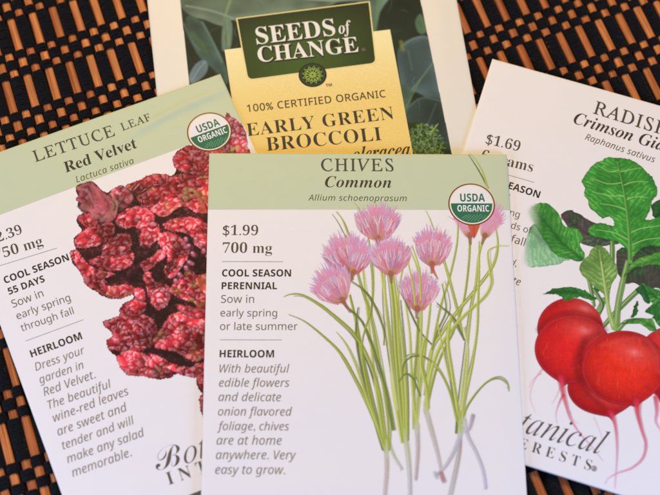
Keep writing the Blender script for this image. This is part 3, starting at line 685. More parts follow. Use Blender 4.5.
BL = [([(362, 262), (366, 300), (371, 345), (377, 395), (385, 450)], (2, 3, 3.5, 4), G2), ([(350, 296), (357, 326), (364, 365), (374, 412), (385, 452)], (3, 4, 5, 4.5, 4), G1),
      ([(345, 225), (352, 246), (360, 280), (372, 322), (381, 372), (388, 420), (388, 450)], (.8, 1.6, 2.4, 3.4, 3.6, 3.6, 3), G1), ([(358, 308), (356, 335), (362, 372), (374, 415), (384, 450)], (1.4, 3, 3.6, 3.6, 3), G3),
      ([(284, 297), (292, 294.4), (304, 296), (322, 306.5), (340, 321), (352, 332), (362, 346), (373, 370), (381, 400), (387, 446)], (1, 2, 3, 3.8, 4.4, 4.4, 4.4, 4, 4, 3.4), G1),
      ([(289, 315), (305, 322), (325, 338), (341, 354), (354, 376), (366, 400), (377, 426), (385, 450)], (1, 2, 3.2, 3.8, 4, 4, 4, 3.4), G1),
      ([(337, 333), (346, 345), (355, 364), (364, 390), (375, 420), (384, 448)], (1, 1.8, 2.6, 3, 3, 3), G2),
      ([(346, 306), (352, 312), (362, 322), (372, 345), (386, 390), (394, 430)], (2, 3.4, 3, 3, 3, 3), G3),
      ([(368, 236), (371, 256), (373, 282), (371, 310), (362, 345), (368, 390), (380, 432)], (2.2, 2.6, 2.6, 2.4, 2.2, 3, 3), G1),
      ([(351, 281), (366, 292), (376, 308), (384, 330), (384, 345)], (1.2, 2, 2.6, 2, 1), G3), ([(354, 203), (359, 209), (363, 219)], (1, 2, 2.6), G2), ([(337, 212), (343, 221), (348, 234), (352, 246)], (1, 2.2, 3, 3), G2),
      ([(403, 268), (398, 300), (402, 340), (406, 390), (407, 440)], (2, 3, 3.6, 4, 5), G2),
      ([(380, 256), (384, 290), (390, 340), (394, 390), (402, 442)], (2.6, 4, 5.5, 6, 6), G2), ([(388, 262), (393, 300), (396, 350), (400, 400), (405, 442)], (3, 4.5, 5.5, 5.5, 5), G1),
      ([(384, 268), (386, 310), (391, 360), (398, 410)], (2, 3.2, 3, 3), G4), ([(393, 276), (397, 310), (399, 350), (403, 395), (405, 438)], (4, 3.6, 3.6, 3.6, 4), G2),
      ([(418, 318), (417, 345), (414, 385), (414, 428)], (3, 3.6, 4, 4), G1), ([(405, 300), (410, 335), (412, 380), (416, 424)], (2, 3, 3.6, 4), G2), ([(431, 277), (430, 310), (425, 350), (419, 390), (416, 424)], (3, 3, 3.6, 4, 4), G2),
      ([(401, 292), (410, 312), (420, 332), (432, 345)], (1.2, 2.4, 2, 1), G3), ([(408, 246), (417, 268), (421, 300), (421, 340), (418, 380)], (1.4, 2.4, 3.4, 3, 2.6), G2),
      ([(458, 214), (457, 244), (449, 280), (441, 306), (434, 340), (428, 378), (425, 412)], (1.2, 2.6, 3, 3, 3, 3.4, 4), G2), ([(470, 232), (469, 262), (464, 300), (454, 330), (441, 356), (433, 380), (426, 412)], (3.4, 3, 3, 3, 3, 3.4, 4), G1),
      ([(494, 220), (498, 244), (493, 266), (476, 290), (456, 314), (442, 334), (432, 352), (426, 395)], (1.4, 3, 3.6, 3.6, 4, 4, 4, 4), G2), ([(444, 260), (451, 284), (458, 312), (462, 332)], (3, 3.2, 3, 2), G2),
      ([(442, 284), (446, 310), (438, 330), (432, 350)], (1, 2, 2, 1), G3), ([(437, 304), (450, 314), (458, 326), (464, 340)], (1, 2.4, 2.4, 1.6), G3),
      ([(500, 221), (491, 227), (484, 240), (479, 256), (476, 284), (471, 312), (467, 350), (462, 395), (459, 432)], (1, 1.8, 2.4, 2.8, 3, 3, 3.4, 3.6, 4), G2),
      ([(509, 245.5), (498, 246), (489, 250), (488, 258), (490, 272), (491, 284), (485, 296), (472, 308), (458, 322), (444, 340), (436, 356), (430, 376), (426, 404)], (1, 1.4, 1.8, 2.8, 3.2, 3.2, 3.4, 3.6, 4, 4.4, 5, 5, 5), G2),
      ([(479, 242), (479, 270), (478, 300), (477, 330), (472, 366), (465, 400), (461, 432)], (1, 2.6, 2.6, 3, 3.4, 4, 4), G2), ([(464, 328), (468, 350), (466, 380), (462, 410)], (2.4, 3.4, 4, 4), G4),
      ([(451, 316), (448, 342), (452, 372), (457, 405), (460, 430)], (3, 4.6, 5, 5, 4), G2), ([(433, 362), (441, 372), (450, 392), (457, 420)], (1.4, 3, 3.4, 4), G1), ([(437, 320), (442, 345), (450, 380)], (1.6, 2.4, 3), G2),
      ([(509, 391), (508, 384), (500, 378.5), (489, 381), (478, 391), (467, 407), (461, 424)], (1.6, 2, 2, 2.4, 2.4, 3, 3), G1), ([(403, 376), (404, 364), (412, 357), (424, 357), (432, 362)], (1, 2, 2.2, 2, 1), G3), ([(399, 382), (406, 374), (414, 380), (420, 396)], (1, 2, 2.4, 2), G3),
      ([(470, 153.5), (477, 162), (483, 173), (488, 188)], (1, 1.6, 2, 2.2), G2), ([(426, 211), (430, 219), (434, 230)], (1, 1.6, 2), G2), ([(425, 338), (421, 362), (427, 390), (428, 408)], (3, 4.4, 5, 5), G2), ([(362, 290), (371, 300), (372, 316)], (1, 2, 1), G3)]
for pts, w, c in BL:
    if len(pts) < 4: continue
    for q in range(2):
        o = rng.normal(0, 1.6, 2); k_ = rng.normal(0, 2.2); m_ = len(pts)-1; i0 = rng.integers(0, max(1, m_-2)); sub_ = pts[i0:]
        qq = [(x+o[0]*(1-i/m_)+k_*math.sin(i/m_*math.pi), y+o[1]*(1-i/m_)) for i, (x, y) in enumerate(sub_)]
        blade(qq, tuple(np.linspace(.6, 1.9, 3)), [G3*.9, G1*.85, G4, G3][rng.integers(4)]*rng.uniform(.8, 1.1), alpha=.85)
for pts, w, c in BL:
    cc = c*rng.uniform(.86, 1.12); c1 = (c*.85+G4*.15)
    w = np.array(w, float)*.86
    if len(w) > 4: w[-1] *= .62
    blade(pts, tuple(w), cc, c1)
    for _ in range(2): t = rng.uniform(-.3, .3); art.stroke([(x+t*w.mean(), y) for x, y in pts[1:]], (.2, .55, .2), cc*.5, alpha=.4, soft=.5)
for x, y, dx, L in ((386, 452, .5, 13), (405, 442, .3, 14), (415, 428, 0, 12), (426, 412, 2, 12), (459, 432, 0, 12), (463, 422, 2, 10)):   # green pales into the white base
    for _ in range(7):
        o = rng.normal(0, 1.3); art.stroke([(x+o*1.2, y-L*rng.uniform(.6, 1.2)), (x+o*.8, y-2), (x+o*.7+dx, y+L*rng.uniform(.2, .7))], (.4, 1.4, .4), G2*rng.uniform(.8, 1.1), W1, .8, soft=.8)
PK = [lin(236, 160, 184), lin(242, 178, 196), lin(214, 176, 210), lin(190, 164, 212), lin(234, 130, 142), lin(236, 140, 126), lin(246, 208, 218), lin(232, 156, 184), lin(228, 112, 118), lin(208, 186, 222)]
def blossom(bx, by, W, H, lean=0., n=120, dens=1.35, base=True):
    """cup of narrow florets rising from (bx, by), W half width, H height"""
    n = int(n*dens); r = np.random.default_rng(int(bx*7+by)); m = art; cl, sl = math.cos(lean), math.sin(lean)
    def P_(x, y): return (bx+x*cl-y*sl, by-(y*cl+x*sl))        # x sideways, y up, leaned (positive lean tips to the left)
    m.poly([P_(-W*.55, H*.3), P_(-W*.8, H*.62), P_(-W*.4, H*.86), P_(0, H*.92), P_(W*.4, H*.86), P_(W*.8, H*.62), P_(W*.55, H*.3), P_(W*.15, .5), P_(-W*.15, .5)], lin(222, 150, 176), soft=2.5, alpha=.9)
    for i in range(n):
        t = i/n; a = r.uniform(-1, 1); a = math.copysign(abs(a)**.85, a)*(1-.12*t)
        back_ = 1-t                                              # back florets stand taller, front ones start lower
        top = H*(.42+.60*math.sqrt(max(0, 1-a*a*.86)))*(1-.42*t*r.uniform(.6, 1.1))+r.normal(0, H*.02)
        x2 = a*W*(1.0+.06*r.normal())*(1-.10*t); x0 = x2*r.uniform(.16, .5); y0 = top*r.uniform(.10, .45)*(1-.3*t); xm = x2*.86; ym = y0*.45+top*.55-abs(a)*H*.05
        tilt = r.normal(0, W*.07)+a*W*.10
        out = [P_(x0, y0), P_(xm, ym), P_(x2+tilt, top)]
        lav = r.random() < (.70 if t < .5 else .42)
        c = PK[r.choice([2, 3, 9, 6, 0])] if lav else PK[r.choice([0, 1, 4, 6, 7, 1])]
        c = c*r.uniform(.9, 1.12); rt = (lin(214, 84, 96) if r.random() < .6 else lin(232, 146, 146))*.6+c*.4
        w = r.uniform(1.3, 2.6)*(W/21)
        m.stroke(out, (w*.8, w*1.35, w*1.1, .8), rt*.42, c*.46, .5, soft=.9)
        m.stroke(out, (w*.6, w*1.05, w*.8, .4), rt, c, .96, soft=.6, edge=.80)
        if r.random() < .55: m.stroke([(p[0]-.35, p[1]) for p in out[1:]], (.7, .3), lin(248, 224, 232), alpha=.8, soft=.5, smooth=False)
        if r.random() < .30: m.stroke([(p[0]+.6, p[1]+.3) for p in out[:2]], (.6, .5), lin(150, 62, 96), alpha=.55, soft=.5, smooth=False)
    for i in range(44):
        a = r.uniform(-1, 1); top = H*(.52+.52*math.sqrt(max(0, 1-a*a*.8))); q0 = P_(a*W*.8, top*.72); q1 = P_(a*W*1.14+r.normal(0, 1.2), top*1.09+r.normal(0, 1.5)-abs(a)*H*.10)
        c = PK[r.choice([3, 9, 2, 3, 7])]; m.stroke([q0, q1], (1.5, .3), lin(228, 146, 172), c, .95, soft=.5)
    if base:
        for i in range(12):
            a = r.uniform(-1, 1); m.stroke([P_(a*1.2, 1), P_(a*W*.30, H*.10), P_(a*W*.42, H*.22)], (1.6, 1.5, .8), lin(156, 96, 66), lin(206, 158, 92), .6, soft=.9)
        m.stroke([P_(0, H*.10), P_(0, -2), P_(0, -6)], (5.5, 3.6, 2.4), lin(166, 98, 80), lin(134, 118, 62), .85, soft=1)
blossom(470, 238, 17, 36, .1, 50, False); blossom(484, 238, 14, 34, -.35, 60, False)
art.poly([(468, 222), (480, 222), (478, 231), (474, 238), (470, 231)], lin(206, 96, 66), soft=1.2)
art.stroke([(474, 226), (474, 238)], 1.2, lin(160, 60, 50), alpha=.6)
blossom(351, 274, 21, 40, .28, 130); blossom(353, 275, 12, 33, -.35, 60); blossom(378, 242, 22, 37, -.02, 130); blossom(344, 303, 20, 40, .55, 130); blossom(391, 277, 20.5, 38, .06, 130)
blossom(432, 267, 18.5, 38, -.03, 120); blossom(417, 312, 19, 40, -.08, 120)
art.stroke([(432, 266), (434, 272), (438, 279)], (4, 3, 1.2), lin(196, 90, 72), alpha=.9)
art.stroke([(344, 303), (350, 312)], (4, 3), lin(150, 100, 80), alpha=.8)
for pts in ([(412, 246), (419, 268), (421, 300)], [(408, 262), (413, 285), (415, 305)]): blade(pts, (1.4, 2.2, 2.2), G2)
art.build('flower_drawing', M_PRINT, .026, under=under(inband))
seal(CH, (471.6, 204.3), 6.35, 0.)

# ================================================================== LETTUCE PACKET
e = LE.make('seed_packet')
tag(e, 'red lettuce seed packet with creased sage green header, tilted at the left', 'seed packet', 'seed packets on the placemat')
sheet(LE, 'paper_envelope', LEc, 0, M_WHITE, solid=True, step=.38)
inband = band(LE, LEc, (0, 215), (185, 146.3), step=.38)
k = Ink(LE, .040); k.text('LETTUCE', (35.5, 162.3), (115.5, 135.6), 'serifi', 1.12, .006, unshear=.27, space=1.12); k.text('LEAF', (122.7, 130.9), (151.5, 120.4), 'serifi', 1.14, .006, unshear=.27, space=1.12); k.build('title_text', M_INK2, LE.e)
k = Ink(LE, .040); k.text('Red Velvet', (66, 173), (137.5, 147.6), 'serifb', 1.08, -.004, shear=.08); k.build('variety_text', M_INK, LE.e)
k = Ink(LE, .040); k.text('Lactuca sativa', (77, 182.8), (134.6, 163.4), 'sansi', 1.1, -.004, space=1.05); k.build('species_text', M_INK2, LE.e)
k = Ink(LE, .040); k.text('$2.39', (-9, 245), (22.8, 233.3), 'serifb', 1.08, -.010); k.text('750 mg', (-4, 260.3), (43.5, 245.3), 'serifb', 1.08, -.010); k.build('price_text', M_DGREY2, LE.e)
for a, b_ in (((-8, 268.1), (57.3, 248.3)), ((25.7, 341), (83.5, 320))): k = Ink(LE, .040); k.rule(a, b_); k.build('ruled_line', M_GREY, LE.e)
k = Ink(LE, .040)
for t, a, b_ in (('COOL SEASON', (5.2, 283.7), (69.6, 260.4)), ('55 DAYS', (9.3, 294.8), (45.3, 281.7)), ('HEIRLOOM', (31.7, 357.5), (82.6, 339))): k.text(t, a, b_, 'sansb', 1.1)
k.build('heading_text', M_BLACK, LE.e)
k = Ink(LE, .040)
for t, a, b_ in (('Sow in', (13.2, 307.8), (44, 296.4)), ('early spring', (17.6, 319.6), (71, 300.8)), ('through fall', (22, 331.5), (74.3, 314))): k.text(t, a, b_, 'sans', 1.1, -.004)
k.build('sowing_text', M_DGREY, LE.e)
k = Ink(LE, .040)
for t, a, b_ in (('Dress your', (36, 371), (85.6, 353.4)), ('garden in', (40.3, 383.6), (84.3, 368.2)), ('Red Velvet.', (44.5, 396.2), (96, 378)), ('The beautiful', (49.2, 409.2), (112, 387.3)), ('wine-red leaves', (54.3, 422), (129.3, 394.6)),
                 ('are sweet and', (58.5, 435.8), (128, 410.6)), ('tender and will', (63.3, 449.6), (135, 423.6)), ('make any salad', (68, 463.3), (145.3, 435.8)), ('memorable.', (73, 477), (132, 456))):
    k.text(t, a, b_, 'sansi', 1.1, -.003)
k.build('description_text', M_GREY, LE.e)
k = Ink(LE, .040); k.text('B', (157, 471.5), (184, 463.5), 'script', 1.12, -.010); k.text('otanical', (185, 464.5), (281, 430), 'serifi', 1.12, -.006, shear=.15)
k.text('INTERESTS', (169, 485), (302, 440), 'serifb', 1.1, -.008, space=1.62)
k.add([LE.uv(x, y) for x, y in ((184, 497), (202.5, 489.5), (204, 500), (188, 506))], [(0, 1, 2, 3)]); k.build('logo_text', M_DGREY, LE.e)

art = Art(LE, (66, 105, 262, 425), .13)
sh_ = art.al.shape; N1 = vnoise(sh_, 7, 21); N2 = vnoise(sh_, 26, 22); N3 = vnoise(sh_, 3, 23)
DK, RD, PKK, LT, MR = lin(48, 30, 38), lin(206, 54, 64), lin(226, 104, 116), lin(246, 192, 196), lin(120, 26, 42)
def blister(pts, cell=5., hue=0., tint=None, wob=.8, dark=.0, seed=1, alpha=1., greens=0.):
    """crinkled leaf lobe: swollen cells divided by dark veins, as drawn"""
    r = np.random.default_rng(seed); p = catmull(art.c(pts), True, 5); nn = len(p)
    q_ = np.vstack([p, p[:1]]); sl = np.concatenate([[0], np.cumsum(np.linalg.norm(np.diff(q_, axis=0), axis=1))]); step = .9*art.k; m_ = max(12, int(sl[-1]/step))
    t_ = np.linspace(0, sl[-1], m_, endpoint=False); p = np.stack([np.interp(t_, sl, q_[:, 0]), np.interp(t_, sl, q_[:, 1])], -1)
    dd = np.roll(p, -1, 0)-np.roll(p, 1, 0); nn_ = np.stack([dd[:, 1], -dd[:, 0]], -1)/(np.linalg.norm(dd, axis=1)[:, None]+1e-6)
    if ((p+nn_-p.mean(0))**2).sum() < ((p-p.mean(0))**2).sum(): nn_ = -nn_
    s_ = t_/art.k; sc2 = np.abs(np.sin(s_/3.4*math.pi/1.+.9*np.sin(s_/7+seed)))*.95+.35*np.sin(s_/1.7+seed)-.45+r.normal(0, .12, m_)
    p = p+nn_*(sc2*art.k*min(1., wob*1.2))[:, None]
    b = art.box(p, 6); x0, y0, x1, y1 = b
    if x1 <= x0 or y1 <= y0: return
    sd, X, Y = art.sdist(p, b); cs = cell*art.k
    # jittered sites, stretched along one direction
    th = r.uniform(0, math.pi); ca, sa = math.cos(th), math.sin(th); st = 1.35
    WX = X+(N1[Y, X]-.5)*cs*1.0; WY = Y+(N1[::-1][Y, X]-.5)*cs*1.0+(N2[Y, X]-.5)*cs*1.5
    cs = cs*1.12; U = (WX*ca+WY*sa)/st/cs; V = (-WX*sa+WY*ca)/cs*1.0
    iu, iv = np.floor(U).astype(int), np.floor(V).astype(int); F1 = np.full(U.shape, 9.); F2 = np.full(U.shape, 9.); DX = np.zeros(U.shape); DY = np.zeros(U.shape); ID = np.zeros(U.shape)
    for a in (-1, 0, 1):
        for c in (-1, 0, 1):
            ii, jj = iu+a, iv+c; h = np.sin(ii*127.1+jj*311.7+seed)*43758.5453; h1 = h-np.floor(h); h = np.sin(ii*269.5+jj*183.3+seed)*43758.5453; h2 = h-np.floor(h)
            dx, dy = ii+.15+.7*h1-U, jj+.15+.7*h2-V; d = np.hypot(dx, dy)
            n_ = d < F1; F2 = np.where(n_, F1, np.minimum(F2, d)); F1 = np.where(n_, d, F1); DX = np.where(n_, dx, DX); DY = np.where(n_, dy, DY); ID = np.where(n_, h1, ID)
    seam = np.clip((F2-F1)/.42, 0, 1); gx = DX*ca*st-DY*sa; gy = DX*sa*st+DY*ca
    hl = np.clip(1-np.hypot(gx-.14, gy-.18)/.55, 0, 1)**1.1
    base = RD*(.72+.5*ID)[..., None] if tint is None else tint*(.72+.5*ID)[..., None]
    C = base*(1-.0*seam[..., None]); lf = ss(N2[Y, X]+.5*(N1[Y, X]-.5), .25, .75)[..., None]; sc_ = MR*(1-lf)+lin(190, 62, 76)*lf; C = sc_*(1-seam[..., None]**.5)*.68+C*seam[..., None]**.5
    mid = np.clip((F2-F1)/.9, 0, 1)[..., None]*.5; C = C*(1-mid)+PKK*mid*(.8+.4*ID[..., None])
    C = C*(1-(.9*hl*(.35+.65*ID+hue))[..., None].clip(0, .92))+LT*(.9*hl*(.35+.65*ID+hue))[..., None].clip(0, .92)
    C = C*(.52+.72*lf); rl = (np.exp(-((sd/art.k-1.6)/1.5)**2)*ss(N1[Y, X], .35, .65))[..., None]*.5; C = C*(1-rl)+lin(228, 128, 138)*rl
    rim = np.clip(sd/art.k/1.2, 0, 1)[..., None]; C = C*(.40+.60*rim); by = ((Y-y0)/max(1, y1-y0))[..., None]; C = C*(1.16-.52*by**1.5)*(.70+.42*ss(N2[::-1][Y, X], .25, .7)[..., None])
    if dark: C = C*(1-dark*ss(N1[Y, X], .3, .7)[..., None])
    if greens:
        g = ss(vnoise(sh_, 16, seed+50)[Y, X], .58, .8)[..., None]*greens; C = C*(1-g)+lin(166, 160, 84)*g*(.7+.5*hl[..., None])
    C = C*(.9+.2*N3[Y, X][..., None])
    art.put(b, C, np.clip(.5+sd/(.7*art.k), 0, 1)*alpha)
OUT = [(76, 187), (85, 183), (93, 182), (100, 189), (107, 193), (113, 190), (121, 185.5), (128, 190), (134, 194), (138, 187), (143, 181), (154, 174.5), (163, 175), (172, 176), (177, 168), (174.5, 159), (177, 152), (190, 146), (212, 150), (232, 150), (232, 200), (226, 300), (226, 392),
       (204, 393), (197, 385), (197, 375), (190, 377), (180, 374), (170, 376), (158, 379), (151, 375), (143.5, 376), (135, 373), (126.5, 374), (120.5, 365.5), (118, 358), (111, 352), (107, 341), (113, 336), (109.5, 328), (103.5, 323), (119, 317), (120.5, 308.5), (127, 306.5), (134, 298), (131, 294.5),
       (118, 298), (106.7, 297.5), (99, 292), (88, 287), (84, 277), (78, 269), (73, 263), (71.4, 256), (76, 250), (74, 239), (82, 231), (77, 222.7), (78.6, 216.4), (86, 214), (78, 207), (79, 199)]
art.poly(OUT, DK, soft=1., rough=.35, shade=lambda C, a, sd, X, Y: (C*(.55+.8*N2[Y, X][..., None])+lin(40, 52, 50)*.25*N1[Y, X][..., None], a))
LB = [([(128, 188), (141, 181), (154, 175), (172, 177), (186, 173), (212, 171), (226, 180), (226, 206), (200, 213), (182, 206), (166, 216), (154, 212), (146, 203)], 6., .1, 0, .35),
      ([(177, 168), (175, 156), (190, 146), (212, 150), (226, 158), (226, 172), (192, 174)], 5, .0, .2, 0), ([(138, 197), (150, 191), (160, 196), (152, 206), (143, 207)], 5, .15, 0, 0),
      ([(133, 190), (141, 181), (154, 175), (168, 176), (164, 184), (150, 187), (140, 194)], 5, -.1, .3, 0),
      ([(116, 222), (125, 211), (139, 207), (151, 212), (154, 222), (146, 232), (134, 227), (124, 229)], 5.5, .1, 0, 0), ([(140, 236), (146, 224), (154, 222), (160, 230), (155, 242), (147, 249), (140, 244)], 5.5, .45, 0, 0),
      ([(78, 217), (90, 214), (98, 221), (95, 231), (85, 227)], 4.5, -.1, .2, 0), ([(76, 239), (84, 231), (98, 226), (111, 223), (114, 233), (104, 243), (92, 247), (80, 248), (75, 244)], 6, .15, 0, 0),
      ([(102, 250), (109, 240), (121, 234), (131, 238), (130, 250), (120, 257), (108, 260)], 5.5, .25, .55, 0),
      ([(71.5, 256), (77, 251), (83, 258), (92, 267), (104, 271), (115, 274), (104, 280), (110, 286), (126, 284), (134, 291), (120, 298), (106, 297), (96, 291), (86, 284), (82, 274)], 5.5, .1, 0, .2),
      ([(90, 262), (104, 256), (120, 258), (132, 252), (132, 264), (120, 271), (104, 270)], 4.6, .0, .25, 0),
      ([(158, 236), (170, 233), (182, 240), (189, 252), (182, 266), (172, 278), (164, 271), (168, 258), (160, 246)], 5., .25, 0, 0), ([(141, 263), (152, 257), (160, 250), (166, 256), (158, 263), (146, 272)], 5, .15, 0, 0),
      ([(164, 225), (180, 218), (200, 220), (214, 233), (214, 247), (198, 241), (184, 233), (172, 232)], 5, .0, .2, .1), ([(194, 243), (206, 240), (214, 248), (214, 262), (204, 252)], 4.5, .2, .3, 0),
      ([(143, 275), (150, 273), (154, 281), (162, 283), (157, 292), (149, 297), (146, 286)], 4, .1, 0, 0), ([(151, 296), (158, 288), (166, 285), (171, 293), (168, 304), (160, 310), (153, 306)], 5, .55, .1, 0),
      ([(170, 291), (181, 279), (190, 271), (199, 276), (214, 274), (218, 290), (214, 305), (204, 313), (194, 303), (182, 299)], 5, .1, 0, .35), ([(134, 290), (142, 289), (146, 298), (141, 303), (135, 298)], 4.5, .1, .2, 0),
      ([(104, 323), (119, 317), (121, 309), (132, 306), (140, 314), (152, 320), (157, 333), (150, 346), (136, 352), (122, 351), (110, 349), (108, 340), (114, 335)], 5., .15, .15, 0),
      ([(120, 326), (134, 320), (148, 328), (152, 340), (142, 350), (128, 347)], 4.6, .5, .35, 0),
      ([(155, 340), (164, 326), (172, 316), (188, 312), (204, 314), (216, 322), (218, 345), (206, 356), (194, 361), (180, 354), (168, 350), (158, 348)], 5.2, .15, 0, .2), ([(118, 358), (130, 351), (150, 357), (166, 368), (172, 376), (158, 379), (143, 376), (127, 374)], 5, .1, 0, .1),
      ([(150, 354), (160, 357), (176, 365), (192, 367), (206, 361), (216, 364), (216, 378), (200, 378), (186, 376), (172, 371), (158, 364)], 5, .3, 0, .1), ([(199, 374), (216, 372), (216, 394), (204, 394), (198, 384)], 5, .0, 0, 0),
      ([(122, 307), (134, 300), (146, 304), (142, 314), (130, 316)], 4.5, -.15, .4, 0), ([(176, 305), (196, 308), (212, 312), (200, 318), (184, 314)], 4.5, -.1, .4, 0), ([(200, 398), (210, 396), (210, 420), (203, 417)], 4.5, 0, 0, 0)]
def fade_dark(f):
    b_ = art.rgb*(1-f)+DK*f*(.6+.6*N1[..., None]); art.rgb[...] = b_
blister(OUT, 5.5, -.3, lin(120, 36, 52), .5, .5, 401)
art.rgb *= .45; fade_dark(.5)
for i, (pts, cell, hue, dark, gr) in enumerate(LB):
    P0 = np.array(pts, float); c0_ = P0.mean(0)
    # drawn cast shade under each lobe, then the lobe, then a few pale ruffles along its rim
    Q = c0_+(P0-c0_)*1.05
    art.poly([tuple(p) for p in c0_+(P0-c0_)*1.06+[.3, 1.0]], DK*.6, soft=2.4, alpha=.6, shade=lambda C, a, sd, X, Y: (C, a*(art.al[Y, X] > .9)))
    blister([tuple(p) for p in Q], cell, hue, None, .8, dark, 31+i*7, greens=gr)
    for _ in range(int(len(pts)*1.1)):
        a = rng.integers(len(Q)); p, q = Q[a], Q[(a+1) % len(Q)]; t = rng.random(); m_ = p+(q-p)*t; m_ = m_+(c0_-m_)*rng.uniform(.04, .22); d = (q-p)/np.linalg.norm(q-p)*rng.uniform(1, 3)
        art.stroke([tuple(m_-d), tuple(m_+(c0_-m_)*.06), tuple(m_+d)], (.4, rng.uniform(.7, 1.5), .4), [lin(238, 150, 158), lin(224, 96, 110), lin(110, 26, 42), lin(244, 190, 196)][rng.integers(4)], alpha=.55, soft=.9)
art.rgb[...] = np.clip(art.rgb, 0, 1)**1.22*1.30
for x, y in [(186, 240), (190, 247), (192.5, 254), (190, 262), (185, 268), (180, 274), (175, 280), (196, 239), (200, 245), (204, 251), (208, 257)]:   # pale fringe beads
    jx, jy = rng.normal(0, .7, 2); x += jx; y += jy; art.stroke([(x, y), (x+rng.normal(0, 2), y+2)], 5.6, lin(120, 40, 60), alpha=.7, soft=1.6); art.stroke([(x-.3, y-.4), (x+rng.normal(0, 1.6), y+1.4)], 3.6, lin(204, 112, 130), alpha=.75, soft=1.8); art.stroke([(x-.8, y-.8), (x, y-.4)], 1.5, lin(240, 204, 214), alpha=.6, soft=1.4)
# folded bud at the upper left
BUD = [(76, 187), (80, 186), (85, 183), (93, 182), (95, 186), (100, 189), (104, 194), (108, 196), (115, 202), (117, 212), (113, 221), (103, 223), (96, 220), (89, 212), (84, 213), (79, 209), (81, 204), (76, 200), (79, 195)]
blister(BUD, 9, -.15, lin(178, 78, 88), .8, .25, 777)
def budshade(C, a, sd, X, Y): return C*(.6+.7*N1[Y, X][..., None]), a*.62*ss(N2[Y, X]+.35*N1[Y, X], .2, .9)
art.poly(BUD, lin(184, 88, 96), soft=1.4, shade=budshade)
for pts, w, c, al in [([(80, 189), (88, 192), (93, 202), (98, 212)], 3, (214, 134, 140), .42), ([(92, 185), (97, 192), (102, 202), (104, 210)], 3, (204, 108, 118), .4), ([(94, 215), (104, 219), (111, 213), (113, 203), (109, 197)], 2.6, (150, 132, 96), .6), ([(98, 214), (104, 215), (108, 209), (108, 202)], 1.6, (84, 40, 48), .55),
                      ([(98, 207), (101, 203), (105, 206), (103, 211)], 3, (204, 76, 92), .6), ([(78, 207), (86, 209), (91, 206)], 3, (128, 116, 92), .6), ([(79, 198), (86, 200), (90, 207)], 2, (84, 36, 46), .6), ([(99, 192), (106, 200), (110, 210)], 1.4, (84, 36, 46), .55), ([(88, 186), (92, 195), (94, 204)], 1.4, (92, 38, 48), .5), ([(77, 188), (82, 192)], 2, (150, 130, 100), .6)]:
    art.stroke(pts, (w*.5, w, w*.5), lin(*c), alpha=al, soft=2)
blister([(110, 193), (121, 186), (133, 194), (131, 204), (122, 209), (114, 204)], 7, -.05, lin(196, 72, 84), .8, .1, 5)
art.stroke([(112, 195), (117, 204), (116, 214)], (1, 2, 1), lin(180, 156, 118), alpha=.55, soft=1.8)
for pts in ([(182, 196), (192, 190), (199, 200), (206, 212)], [(172, 210), (180, 204), (190, 204)], [(166, 214), (172, 208)], [(186, 188), (196, 192), (203, 204)]): art.stroke(pts, 2.2, lin(196, 176, 100), lin(170, 120, 80), .45, 2.2)
# lobe right of the seal
blister([(226, 114), (232, 117), (238, 121), (244, 128), (247, 138), (247.5, 146), (249, 156), (225, 162), (214, 150), (224, 140)], 5, .35, lin(214, 66, 84), .9, 0, 88)
art.stroke([(232, 150), (238, 146)], 3, lin(196, 180, 96), alpha=.7, soft=1.5)
blister([(188, 150), (196, 150), (214, 153), (226, 158), (222, 166), (196, 160)], 4.5, .1, None, .8, .1, 66)
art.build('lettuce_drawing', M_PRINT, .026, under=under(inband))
seal(LE, (209.4, 131.8), 6.25, .0)

# ================================================================== RADISH PACKET
e = RA.make('seed_packet')
tag(e, 'radish seed packet with plain white header and crimson roots, tilted at the right', 'seed packet', 'seed packets on the placemat')
sheet(RA, 'paper_envelope', RAc, 0, M_WHITE, solid=True)
k = Ink(RA, .040); k.text('RADISH', (592.6, 113.4), (667, 136.2), 'serifi', 1.15, .006, unshear=.27, space=1.12); k.build('title_text', M_INK2, RA.e)
k = Ink(RA, .040); k.text('Crimson Giant', (572.6, 123.2), (678, 156), 'serifbi', 1.12, -.004); k.build('variety_text', M_INK, RA.e)
k = Ink(RA, .040); k.text('Raphanus sativus', (584.6, 139.8), (654, 162.8), 'sansi', 1.15, -.004, space=1.05); k.build('species_text', M_INK2, RA.e)
k = Ink(RA, .040); k.text('$1.69', (485.2, 143.8), (518.8, 151.7), 'serifb', 1.15, -.010); k.text('6 grams', (480.5, 159.8), (532, 172.3), 'serifb', 1.12, -.010); k.build('price_text', M_DGREY2, RA.e)
k = Ink(RA, .040); k.rule((478, 166.5), (534.2, 182.8)); k.build('ruled_line', M_GREY, RA.e)
k = Ink(RA, .040)
for t, a, b_ in (('COOL SEASON', (473, 177.5), (538.6, 198.5)), ('25 DAYS', (470, 190), (508, 201.5)), ('HEIRLOOM', (462, 246), (505, 259.5))): k.text(t, a, b_, 'sansb', 1.1)
k.build('heading_text', M_BLACK, RA.e)
k = Ink(RA, .040)
for t, a, b_ in (('Sow in spring', (463, 202), (518.7, 218.3)), ('and in periods of', (459.5, 213.5), (531, 234.5)), ('in the cool fall', (456, 226), (524, 246.5))): k.text(t, a, b_, 'sans', 1.1, -.004)
k.build('sowing_text', M_DGREY, RA.e)
k = Ink(RA, .040)
for t, a, b_ in (('Round and red,', (457, 250), (516, 267)), ('with crisp white', (452, 266), (519.5, 286)), ('flesh to slice', (449, 279), (505, 296)), ('in spring salads', (446, 292), (508, 311))): k.text(t, a, b_, 'sansi', 1.1, -.003)
k.build('description_text', M_DGREY, RA.e)
k = Ink(RA, .040); k.text('B', (478, 422), (500, 427.3), 'script', 1.2, -.010); k.text('otanical', (501, 426.6), (600, 455.2), 'serifi', 1.2, -.006, shear=.18, space=1.0)
